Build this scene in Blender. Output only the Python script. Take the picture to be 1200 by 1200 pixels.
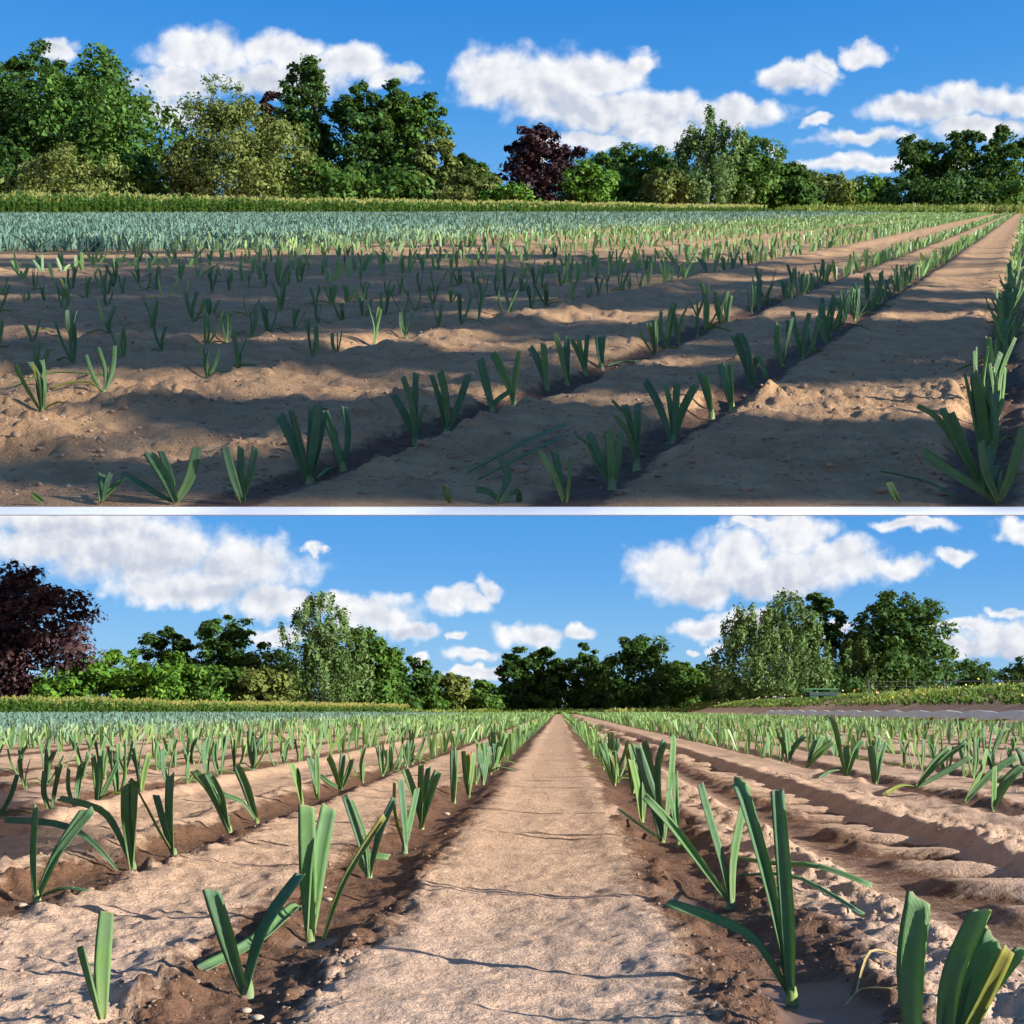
import bpy, math, random
import numpy as np
from mathutils import Vector, Euler

R = math.radians
for o in list(bpy.data.objects):
    bpy.data.objects.remove(o)
sc = bpy.context.scene
C = sc.collection

# ------------------------------------------------------------------ camera, sky, sun, exposure
F = 1500.0            # focal length in units of 1/1200 of the picture width
EYE = 0.40            # eye height over the lower field
HOR = 832.0           # horizon of the lower field
UH = 0.60             # eye height over the plane of the upper terrace
US = UH / 0.75        # size of the terrace beds
UHOR = 243.0          # vanishing line of the upper terrace
SL = (HOR - UHOR) / F  # slope of the terrace field
cam_d = bpy.data.cameras.new('camera')
cam_d.sensor_width = 36.0
cam_d.lens = 36.0 * F / 1200.0
cam_d.shift_y = (HOR - 600.0) / 1200.0
cam_d.clip_start = 0.05
cam_d.clip_end = 6000.0
cam = bpy.data.objects.new('camera', cam_d)
cam.location = (0, 0, EYE)
cam.rotation_euler = (R(90), 0, 0)
C.objects.link(cam)
sc.camera = cam
sc.view_settings.view_transform = 'Standard'
sc.view_settings.look = 'None'
sc.view_settings.gamma = 1.0
sc.view_settings.use_curve_mapping = False
sc.view_settings.exposure = 1.2
sc.cycles.use_denoising = True
sc.cycles.use_adaptive_sampling = True
sc.cycles.adaptive_threshold = 0.02
sc.cycles.max_bounces = 5
sc.cycles.transparent_max_bounces = 4

SUN = Vector((0.89, -0.34, 0.30)).normalized()   # towards the sun
sun_el = math.asin(SUN.z)
sun_d = bpy.data.lights.new('sun', 'SUN')
sun_d.energy = 5.0
sun_d.angle = R(0.53)
sun_d.color = (1.0, 0.955, 0.89)
sun = bpy.data.objects.new('sun', sun_d)
sun.rotation_euler = SUN.to_track_quat('Z', 'Y').to_euler()
sun.location = (30, -12, 20)
C.objects.link(sun)

world = bpy.data.worlds.new('World')
sc.world = world
world.use_nodes = True
wt = world.node_tree
wt.nodes.clear()


class NB:
    """short hand for building node trees"""
    def __init__(self, tree):
        self.t = tree

    def n(self, kind, **kw):
        nd = self.t.nodes.new(kind)
        for k, v in kw.items():
            setattr(nd, k, v)
        return nd

    def put(self, sock, v):
        if isinstance(v, bpy.types.NodeSocket):
            self.t.links.new(v, sock)
        else:
            sock.default_value = v

    def math(self, op, a, b=None, c=None, clamp=False):
        nd = self.n('ShaderNodeMath', operation=op, use_clamp=clamp)
        self.put(nd.inputs[0], a)
        if b is not None:
            self.put(nd.inputs[1], b)
        if c is not None:
            self.put(nd.inputs[2], c)
        return nd.outputs[0]

    def vmath(self, op, a, b=None, c=None, out=0):
        nd = self.n('ShaderNodeVectorMath', operation=op)
        self.put(nd.inputs[0], a)
        if b is not None:
            self.put(nd.inputs[1], b)
        if c is not None:
            self.put(nd.inputs[2], c)
        return nd.outputs[out]

    def noise(self, vec, scale, detail=3, rough=0.5, out='Fac', dist=0.0, dim='3D'):
        nd = self.n('ShaderNodeTexNoise', noise_dimensions=dim)
        if vec is not None:
            self.put(nd.inputs['Vector'], vec)
        nd.inputs['Scale'].default_value = scale
        nd.inputs['Detail'].default_value = detail
        nd.inputs['Roughness'].default_value = rough
        nd.inputs['Distortion'].default_value = dist
        return nd.outputs[out]

    def mix(self, fac, a, b, blend='MIX'):
        nd = self.n('ShaderNodeMix', data_type='RGBA', blend_type=blend)
        self.put(nd.inputs[0], fac)
        self.put(nd.inputs[6], a)
        self.put(nd.inputs[7], b)
        return nd.outputs[2]

    def maprange(self, v, a, b, c=0.0, d=1.0, smooth=False):
        nd = self.n('ShaderNodeMapRange', clamp=True)
        if smooth:
            nd.interpolation_type = 'SMOOTHSTEP'
        self.put(nd.inputs[0], v)
        for i, x in enumerate((a, b, c, d)):
            self.put(nd.inputs[i + 1], x)
        return nd.outputs[0]

    def ramp(self, fac, stops):
        nd = self.n('ShaderNodeValToRGB')
        self.put(nd.inputs[0], fac)
        el = nd.color_ramp.elements
        while len(el) < len(stops):
            el.new(0.5)
        for e, (p, c) in zip(el, stops):
            e.position = p
            e.color = (*c, 1.0) if len(c) == 3 else c
        return nd.outputs[0]


# clouds: centre and half size, in the photograph's units of direction
CLOUDS = [
    (60, 640, 120, 30), (170, 648, 140, 44), (285, 662, 86, 38), (90, 612, 140, 22), (215, 690, 100, 22), (330, 706, 70, 22), (400, 708, 60, 16),
    (440, 722, 60, 24), (482, 740, 36, 15), (320, 745, 40, 12), (520, 700, 30, 17), (548, 702, 30, 14), (575, 688, 20, 14), (370, 645, 9, 12),
    (625, 745, 50, 17), (685, 742, 26, 13), (537, 747, 10, 6), (555, 769, 36, 10), (495, 776, 17, 9), (565, 790, 50, 8),
    (790, 672, 58, 34), (860, 650, 50, 38), (925, 628, 55, 34), (900, 672, 100, 30), (985, 660, 70, 30), (1050, 664, 44, 14), (830, 690, 40, 22),
    (1070, 612, 46, 9), (1122, 650, 28, 12), (1190, 622, 30, 16), (880, 612, 40, 8),
    (835, 735, 42, 15), (880, 728, 50, 16), (975, 738, 26, 11), (808, 762, 11, 6), (842, 758, 17, 9),
    (1185, 748, 80, 22), (1180, 720, 26, 6), (1125, 733, 30, 8), (1120, 757, 50, 12),
    (235, 62, 66, 30), (330, 60, 50, 24), (410, 74, 56, 24), (462, 88, 32, 15), (210, 98, 60, 22), (320, 95, 100, 26), (66, 60, 24, 14), (190, 130, 50, 24),
    (575, 92, 50, 38), (640, 98, 90, 44), (700, 90, 70, 30), (745, 78, 24, 18), (690, 128, 100, 28), (770, 130, 70, 26), (850, 133, 80, 20), (700, 164, 44, 14), (760, 152, 60, 16), (640, 175, 40, 14), (800, 165, 70, 10),
    (932, 90, 46, 20), (965, 76, 22, 14), (1012, 62, 30, 15), (955, 141, 14, 7), (1080, 128, 70, 18), (1140, 116, 60, 20), (1190, 122, 36, 18), (1150, 150, 80, 16),
    (1010, 161, 66, 11), (1050, 192, 110, 10), (980, 188, 50, 10), (913, 178, 16, 8),
]


# the grey undersides of the larger clouds
CLOUD_BASES = [
    (120, 668, 190, 24), (290, 690, 90, 16), (900, 692, 150, 22), (480, 745, 40, 10), (1180, 760, 80, 14), (80, 622, 130, 14), (800, 700, 50, 14),
    (320, 105, 130, 22), (620, 128, 110, 20), (840, 146, 90, 12), (1130, 135, 110, 16), (680, 150, 110, 14), (940, 100, 44, 10), (1010, 168, 60, 7),
]


def build_world():
    b = NB(wt)
    tc = b.n('ShaderNodeTexCoord')
    d = tc.outputs['Generated']
    sep = b.n('ShaderNodeSeparateXYZ')
    b.put(sep.inputs[0], d)
    dx, dy, dz = sep.outputs
    sky = b.n('ShaderNodeTexSky', sky_type='NISHITA', sun_disc=False)
    sky.sun_elevation = sun_el
    sky.sun_rotation = math.atan2(SUN.x, SUN.y)
    sky.air_density = 1.0
    sky.dust_density = 0.25
    sky.ozone_density = 2.0
    hs = b.n('ShaderNodeHueSaturation')
    hs.inputs['Saturation'].default_value = SKY_SAT
    hs.inputs['Value'].default_value = SKY_VAL
    b.put(hs.inputs['Color'], sky.outputs[0])
    # clear summer air: deep blue above, paler towards the horizon
    air = b.ramp(dz, [(0.0, (0.26, 0.53, 0.88)), (0.055, (0.15, 0.44, 0.86)), (0.10, (0.075, 0.345, 0.82)), (0.16, (0.035, 0.28, 0.76)), (0.30, (0.10, 0.38, 0.84)), (0.37, (0.17, 0.47, 0.90)), (0.43, (0.065, 0.335, 0.83)), (0.50, (0.022, 0.24, 0.74)), (1.0, (0.012, 0.12, 0.48))])
    airs = b.vmath('SCALE', air)
    airs.node.inputs['Scale'].default_value = AIR_GAIN
    skyc = b.mix(0.88, hs.outputs[0], airs)
    # direction on the front plane
    ydiv = b.math('MAXIMUM', dy, 0.02)
    u = b.math('DIVIDE', dx, ydiv)
    v = b.math('DIVIDE', dz, ydiv)
    cx = b.n('ShaderNodeCombineXYZ')
    b.put(cx.inputs[0], u)
    b.put(cx.inputs[1], v)
    p = cx.outputs[0]
    w1 = b.vmath('SUBTRACT', b.noise(p, 26.0, 2, 0.55, 'Color', dim='2D'), (0.5, 0.5, 0.5))
    w2 = b.vmath('SUBTRACT', b.noise(p, 80.0, 3, 0.55, 'Color', dim='2D'), (0.5, 0.5, 0.5))
    pw = b.vmath('MULTIPLY_ADD', w1, (0.034, 0.022, 0.0), p)
    pw = b.vmath('MULTIPLY_ADD', w2, (0.011, 0.008, 0.0), pw)

    def dist(vec, lst):
        cur = 9.0
        for (px, py, a, c) in lst:
            u0, v0 = (px - 600) / F, (HOR - py) / F
            a, c = a / F, c / F
            q = b.vmath('MULTIPLY_ADD', vec, (1 / a, 1 / c, 0.0), (-u0 / a, -v0 / c, 0.0))
            cur = b.math('MINIMUM', cur, b.vmath('LENGTH', q, out=1))
        return cur
    d1 = dist(pw, CLOUDS)
    d2 = dist(pw, CLOUD_BASES)
    fine = b.noise(p, 48.0, 4, 0.52, dim='2D')
    dens = b.math('ADD', b.math('SUBTRACT', 1.05, d1), b.math('MULTIPLY', b.math('SUBTRACT', fine, 0.5), 0.8))
    a1 = b.maprange(dens, -0.12, 0.55, 0, 1, True)
    front = b.maprange(dy, 0.3, 0.5)
    a1 = b.math('MULTIPLY', a1, front)
    po = b.vmath('ADD', p, (0.006, 0.006, 0.0))
    lump = b.math('SUBTRACT', fine, b.noise(po, 48.0, 4, 0.52, dim='2D'))      # billows turned to the sun
    lit = b.math('MULTIPLY', lump, 1.0)
    lit = b.math('ADD', lit, b.math('MULTIPLY', b.math('SUBTRACT', b.math('MINIMUM', d1, 1.0), 0.35), 0.45))
    lit = b.math('SUBTRACT', lit, b.math('MULTIPLY', b.maprange(d2, 1.5, 0.0, 0.0, 0.62, True), b.maprange(b.noise(p, 34.0, 4, 0.6, dim='2D'), 0.25, 0.75, 0.35, 1.0)))
    cl = b.ramp(b.math('ADD', lit, 0.42, clamp=True), [(0.0, CLOUD_LO), (0.45, CLOUD_MID), (0.8, CLOUD_HI), (1.0, CLOUD_HI)])
    clc = b.vmath('SCALE', cl)
    clc.node.inputs['Scale'].default_value = CLOUD_GAIN
    # the rest of the sky: the same sort of cumulus, thinly spread
    zz = b.math('MAXIMUM', dz, 0.06)
    cz = b.n('ShaderNodeCombineXYZ')
    b.put(cz.inputs[0], b.math('DIVIDE', dx, zz))
    b.put(cz.inputs[1], b.math('DIVIDE', dy, zz))
    g = b.noise(cz.outputs[0], 1.1, 5, 0.55, dim='2D')
    ag = b.maprange(g, 0.56, 0.70, 0, 1, True)
    out = b.math('MAXIMUM', b.math('GREATER_THAN', b.math('ABSOLUTE', u), 0.46),
                 b.math('GREATER_THAN', v, 0.62))
    out = b.math('MAXIMUM', out, b.math('LESS_THAN', dy, 0.3))
    out = b.math('MULTIPLY', out, b.maprange(dz, 0.02, 0.10))
    ag = b.math('MULTIPLY', ag, out)
    gc = b.vmath('SCALE', b.ramp(g, [(0.55, CLOUD_HI), (0.85, CLOUD_LO)]))
    gc.node.inputs['Scale'].default_value = CLOUD_GAIN
    col = b.mix(ag, skyc, gc)
    col = b.mix(a1, col, clc)
    bg = b.n('ShaderNodeBackground')
    b.put(bg.inputs[0], col)
    bg.inputs[1].default_value = SKY_STRENGTH
    ow = b.n('ShaderNodeOutputWorld')
    wt.links.new(bg.outputs[0], ow.inputs[0])


SKY_STRENGTH = 0.10
AIR_GAIN = 4.3
SKY_SAT, SKY_VAL = 1.25, 1.0
CLOUD_LO, CLOUD_MID, CLOUD_HI = (0.60, 0.65, 0.76), (0.86, 0.88, 0.93), (1.02, 1.02, 1.02)
CLOUD_GAIN = 4.35
build_world()
world.cycles.sampling_method = 'NONE'

# ------------------------------------------------------------------ helpers


def tag(o, label=None, cat=None, group=None, kind=None):
    if label:
        o['label'] = label
    if cat:
        o['category'] = cat
    if group:
        o['group'] = group
    if kind:
        o['kind'] = kind
    return o


def link(o, parent=None):
    C.objects.link(o)
    if parent is not None:
        o.parent = parent
    return o


def mesh_np(name, verts, faces, attrs=None, smooth=False):
    """verts (n,3), faces (m,k) arrays of one polygon size"""
    verts = np.asarray(verts, dtype=np.float32)
    faces = np.asarray(faces, dtype=np.int32)
    me = bpy.data.meshes.new(name)
    k = faces.shape[1]
    me.vertices.add(len(verts))
    me.vertices.foreach_set('co', verts.ravel())
    me.loops.add(faces.size)
    me.loops.foreach_set('vertex_index', faces.ravel())
    me.polygons.add(len(faces))
    me.polygons.foreach_set('loop_start', np.arange(0, faces.size, k, dtype=np.int32))
    me.polygons.foreach_set('loop_total', np.full(len(faces), k, dtype=np.int32))
    if smooth:
        me.polygons.foreach_set('use_smooth', np.ones(len(faces), dtype=bool))
    for an, av in (attrs or {}).items():
        at = me.attributes.new(an, 'FLOAT', 'POINT')
        at.data.foreach_set('value', np.asarray(av, dtype=np.float32))
    me.update(calc_edges=True)
    return me


def obj(name, me, mat, parent=None):
    o = bpy.data.objects.new(name, me)
    if mat is not None and not me.materials:
        me.materials.append(mat)
    return link(o, parent)


def empty(name, loc, rz=0.0):
    o = bpy.data.objects.new(name, None)
    o.location = loc
    o.rotation_euler = (0, 0, rz)
    o.empty_display_size = 0.05
    return link(o)


# value noise on numpy arrays
def _h(ix, iy, seed):
    n = (ix.astype(np.int64) * 374761393 + iy.astype(np.int64) * 668265263 + seed * 1442695041) & 0xFFFFFFFF
    n = ((n ^ (n >> 13)) * 1274126177) & 0xFFFFFFFF
    n = (n ^ (n >> 16)) & 0xFFFFFFFF
    return n / 4294967295.0


def vnoise(x, y, seed=0):
    ix, iy = np.floor(x), np.floor(y)
    fx, fy = x - ix, y - iy
    fx = fx * fx * fx * (fx * (fx * 6 - 15) + 10)
    fy = fy * fy * fy * (fy * (fy * 6 - 15) + 10)
    a, b_ = _h(ix, iy, seed), _h(ix + 1, iy, seed)
    c, d_ = _h(ix, iy + 1, seed), _h(ix + 1, iy + 1, seed)
    return (a * (1 - fx) + b_ * fx) * (1 - fy) + (c * (1 - fx) + d_ * fx) * fy - 0.5


def rot_noise(x, y, wl, seed):
    a = seed * 1.7
    ca, sa = math.cos(a), math.sin(a)
    return vnoise((x * ca - y * sa) / wl + seed * 13.1, (x * sa + y * ca) / wl - seed * 7.7, seed)


def crumbs(x, y, wl, seed, cover=0.5):
    """half buried lumps: one per cell of a jittered grid, some cells left empty; height in units of wl"""
    gx, gy = np.floor(x / wl), np.floor(y / wl)
    h = np.zeros_like(x)
    for ox in (-1, 0, 1):
        for oy in (-1, 0, 1):
            cx, cy = gx + ox, gy + oy
            px = cx + 0.15 + 0.7 * _h(cx, cy, seed)
            py = cy + 0.15 + 0.7 * _h(cx, cy, seed + 1)
            rad = 0.18 + 0.40 * _h(cx, cy, seed + 2)
            on = _h(cx, cy, seed + 3) < cover
            d2 = ((x / wl - px) ** 2 + (y / wl - py) ** 2) / rad ** 2
            h = np.maximum(h, np.where(on & (d2 < 1), rad * (1 - d2) ** 0.6, 0))
    return h


def bump(t, w):
    return np.exp(-(t / w) ** 2)


def smooth(a, b_, x):
    t = np.clip((x - a) / (b_ - a), 0, 1)
    return t * t * (3 - 2 * t)

# ------------------------------------------------------------------ materials


def mat_new(name):
    m = bpy.data.materials.new(name)
    m.use_nodes = True
    m.node_tree.nodes.clear()
    return m, NB(m.node_tree)


def finish(b, shader):
    o = b.n('ShaderNodeOutputMaterial')
    b.t.links.new(shader, o.inputs[0])


def attr(b, name):
    nd = b.n('ShaderNodeAttribute')
    nd.attribute_name = name
    return nd.outputs['Fac']


def soil_material(name, dry, dry2, wet):
    m, b = mat_new(name)
    geo = b.n('ShaderNodeNewGeometry')
    p = geo.outputs['Position']
    n1 = b.noise(p, 7.0, 6, 0.62)
    n2 = b.noise(p, 60.0, 5, 0.6)
    n3 = b.noise(p, 1.3, 4, 0.55)
    base = b.mix(b.maprange(n1, 0.36, 0.66), dry, dry2)
    base = b.mix(b.maprange(n2, 0.35, 0.75, 0.0, 0.35), base, tuple(min(1, c * 1.3) for c in dry[:3]) + (1,))
    spots = b.maprange(b.noise(p, 26.0, 4, 0.7), 0.55, 0.68, 0.0, 0.75)
    base = b.mix(b.math('MULTIPLY', spots, b.maprange(n3, 0.4, 0.62)), base, tuple(c * 0.5 for c in dry2[:3]) + (1,))
    pits = b.maprange(b.noise(p, 85.0, 3, 0.6), 0.63, 0.70, 0.0, 0.7)
    base = b.mix(b.math('MULTIPLY', pits, b.maprange(b.noise(p, 9.0, 3, 0.6), 0.42, 0.6)), base, tuple(c * 0.3 for c in dry2[:3]) + (1,))
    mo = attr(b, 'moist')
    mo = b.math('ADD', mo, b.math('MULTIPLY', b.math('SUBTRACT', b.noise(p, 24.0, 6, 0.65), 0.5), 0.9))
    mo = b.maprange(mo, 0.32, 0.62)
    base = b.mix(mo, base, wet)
    base = b.mix(b.math('MULTIPLY', mo, b.maprange(b.noise(p, 45.0, 4, 0.6), 0.4, 0.75)), base, tuple(c * 1.75 for c in wet[:3]) + (1,))
    puddle = attr(b, 'puddle')
    base = b.mix(b.math('MULTIPLY', puddle, 0.7), base, (0.105, 0.066, 0.047, 1))
    pr = b.n('ShaderNodeBsdfPrincipled')
    b.put(pr.inputs['Base Color'], base)
    rough = b.math('SUBTRACT', b.math('SUBTRACT', 0.96, b.math('MULTIPLY', mo, 0.18)), b.math('MULTIPLY', puddle, 0.26))
    b.put(pr.inputs['Roughness'], rough)
    pr.inputs['Specular IOR Level'].default_value = 0.25
    bm = b.n('ShaderNodeBump')
    bm.inputs['Strength'].default_value = 0.8
    bm.inputs['Distance'].default_value = 0.012
    hh = b.math('ADD', b.noise(p, 130.0, 5, 0.65), b.math('MULTIPLY', b.noise(p, 38.0, 4, 0.6), 1.2))
    hh = b.math('MULTIPLY', hh, b.math('SUBTRACT', 1.0, puddle))
    b.put(bm.inputs['Height'], hh)
    b.put(pr.inputs['Normal'], bm.outputs[0])
    finish(b, pr.outputs[0])
    return m


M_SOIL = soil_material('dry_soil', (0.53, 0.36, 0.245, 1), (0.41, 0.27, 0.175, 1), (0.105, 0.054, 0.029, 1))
M_SOIL_UP = soil_material('terrace_soil', (0.44, 0.265, 0.135, 1), (0.28, 0.16, 0.078, 1), (0.095, 0.05, 0.026, 1))  # same field's soil, with shade put into its darker, browner colours


def clod_material():
    m, b = mat_new('clod_soil')
    t = attr(b, 'tint')
    col = b.ramp(t, [(0.0, (0.12, 0.07, 0.045)), (0.45, (0.25, 0.16, 0.105)), (1.0, (0.40, 0.27, 0.18))])
    pr = b.n('ShaderNodeBsdfPrincipled')
    b.put(pr.inputs['Base Color'], col)
    pr.inputs['Roughness'].default_value = 0.95
    geo = b.n('ShaderNodeNewGeometry')
    bm = b.n('ShaderNodeBump')
    bm.inputs['Strength'].default_value = 0.6
    bm.inputs['Distance'].default_value = 0.004
    b.put(bm.inputs['Height'], b.noise(geo.outputs['Position'], 220.0, 4, 0.6))
    b.put(pr.inputs['Normal'], bm.outputs[0])
    finish(b, pr.outputs[0])
    return m


M_CLOD = clod_material()


def simple(name, col, rough=0.8, spec=0.3, noise_scale=0, amount=0.25):
    m, b = mat_new(name)
    pr = b.n('ShaderNodeBsdfPrincipled')
    pr.inputs['Roughness'].default_value = rough
    pr.inputs['Specular IOR Level'].default_value = spec
    c = (*col, 1.0)
    if noise_scale:
        geo = b.n('ShaderNodeNewGeometry')
        f = b.noise(geo.outputs['Position'], noise_scale, 5, 0.6)
        cc = b.mix(b.maprange(f, 0.3, 0.7), tuple(x * (1 - amount) for x in col) + (1,), tuple(min(1, x * (1 + amount)) for x in col) + (1,))
        b.put(pr.inputs['Base Color'], cc)
    else:
        pr.inputs['Base Color'].default_value = c
    finish(b, pr.outputs[0])
    return m


def leaf_mix(b, col, trans=0.3, rough=0.5, spec=0.3, normal=None):
    pr = b.n('ShaderNodeBsdfPrincipled')
    b.put(pr.inputs['Base Color'], col)
    pr.inputs['Roughness'].default_value = rough
    pr.inputs['Specular IOR Level'].default_value = spec
    if normal is not None:
        b.put(pr.inputs['Normal'], normal)
    tr = b.n('ShaderNodeBsdfTranslucent')
    tcol = b.mix(0.45, col, (0.30, 0.42, 0.06, 1))
    b.put(tr.inputs[0], tcol)
    mx = b.n('ShaderNodeMixShader')
    mx.inputs[0].default_value = trans
    b.t.links.new(pr.outputs[0], mx.inputs[1])
    b.t.links.new(tr.outputs[0], mx.inputs[2])
    return mx.outputs[0]


def foliage(name, stops, trans=0.28, rough=0.55, spec=0.25):
    m, b = mat_new(name)
    col = b.ramp(attr(b, 'tint'), stops)
    finish(b, leaf_mix(b, col, trans, rough, spec))
    return m


def leek_material(name, base, mid, tip, dead=0.0):
    """strap leaf: pale foot, glaucous blade with fine lengthwise ribs and a dry cut end"""
    m, b = mat_new(name)
    al = attr(b, 'along')
    ac = attr(b, 'across')
    oi = b.n('ShaderNodeObjectInfo')
    rnd = oi.outputs['Random']
    geo = b.n('ShaderNodeNewGeometry')
    col = b.ramp(al, [(0.0, base), (0.16, tuple(0.5 * (x + y) for x, y in zip(base, mid))), (0.42, mid), (0.97, tip), (0.985, (0.42, 0.40, 0.22)), (1.0, (0.46, 0.42, 0.26))])
    var = b.ramp(rnd, [(0.0, (0.72, 0.86, 0.92)), (0.35, (0.95, 1.0, 0.95)), (0.7, (1.12, 1.12, 0.85)), (1.0, (1.35, 1.22, 0.75))])
    col = b.mix(1.0, col, var, 'MULTIPLY')
    ribs = b.math('SINE', b.math('MULTIPLY', ac, 64.0))
    col = b.mix(b.maprange(ribs, -1, 1, 0.0, 0.38), col, tuple(x * 0.62 for x in mid) + (1,))
    mott = b.noise(geo.outputs['Position'], 55.0, 4, 0.6)
    col = b.mix(b.maprange(mott, 0.5, 0.85, 0.0, 0.5), col, tuple(x * 1.5 for x in tip) + (1,))
    bloom = b.noise(geo.outputs['Position'], 18.0, 3, 0.6)
    col = b.mix(b.maprange(bloom, 0.42, 0.68, 0.0, 0.45), col, (0.26, 0.36, 0.24, 1))
    specks = b.maprange(b.noise(geo.outputs['Position'], 320.0, 2, 0.5), 0.70, 0.76, 0, 0.6)
    col = b.mix(specks, col, (0.30, 0.26, 0.15, 1))
    if dead:
        d2 = b.maprange(b.math('ADD', al, b.math('MULTIPLY', b.math('SUBTRACT', mott, 0.5), 0.8)), 0.35, 0.9, 0, dead)
        col = b.mix(d2, col, (0.46, 0.36, 0.09, 1))
    bm = b.n('ShaderNodeBump')
    bm.inputs['Strength'].default_value = 0.5
    bm.inputs['Distance'].default_value = 0.001
    b.put(bm.inputs['Height'], ribs)
    finish(b, leaf_mix(b, col, 0.42, 0.55, 0.18, bm.outputs[0]))
    return m


M_LEEK = leek_material('leek_leaf', (0.44, 0.48, 0.24), (0.21, 0.39, 0.145), (0.215, 0.375, 0.18))
M_LEEK_BLUE = leek_material('leek_leaf_glaucous', (0.28, 0.38, 0.16), (0.155, 0.305, 0.145), (0.185, 0.335, 0.205))
M_LEEK_YEL = leek_material('leek_leaf_yellowing', (0.40, 0.42, 0.12), (0.27, 0.33, 0.06), (0.38, 0.37, 0.09), 0.45)
M_LEEK_DRY = simple('dry_leaf', (0.45, 0.33, 0.13), 0.8, 0.2, 60, 0.35)
M_STEM = leek_material('leek_stem', (0.42, 0.45, 0.25), (0.34, 0.42, 0.17), (0.22, 0.32, 0.11))

# ------------------------------------------------------------------ the two fields
ROWDIR = (655.0 - 600.0) / F           # rows of the lower field run to this vanishing point
LROWS = [-5.55, -4.85, -3.5, -2.8, -2.1, -1.13, -0.45, 0.34, 1.8, 2.47, 3.14, 4.6, 5.3, 6.0, 7.4, 8.1, 8.8]
LTRACK = [(0.96, 0.24), (-1.62, 0.22), (3.85, 0.24), (-4.2, 0.22), (6.7, 0.24)]
UDIR = (1202.0 - 600.0) / F
UROWS = [-0.12, -1.17, -2.0, -3.71, -4.6, -5.45, -7.15, -8.0, -8.85, -10.5, -11.4, -12.25]
UTRACK = [(-2.85, 0.30), (-6.3, 0.3), (-9.7, 0.3)]


UEDGE = 0.4065
UNEAR = F * UH / (597.0 - UHOR)
UFAR = 420.0


def fbm(x, y, spec, lim=None):
    h = np.zeros_like(x)
    for i, (wl, amp) in enumerate(spec):
        a = amp
        if lim is not None:
            a = amp * np.clip((wl / lim - 1.0) / 2.0, 0, 1)
        h = h + a * rot_noise(x, y, wl, i + 3)
    return h


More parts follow.
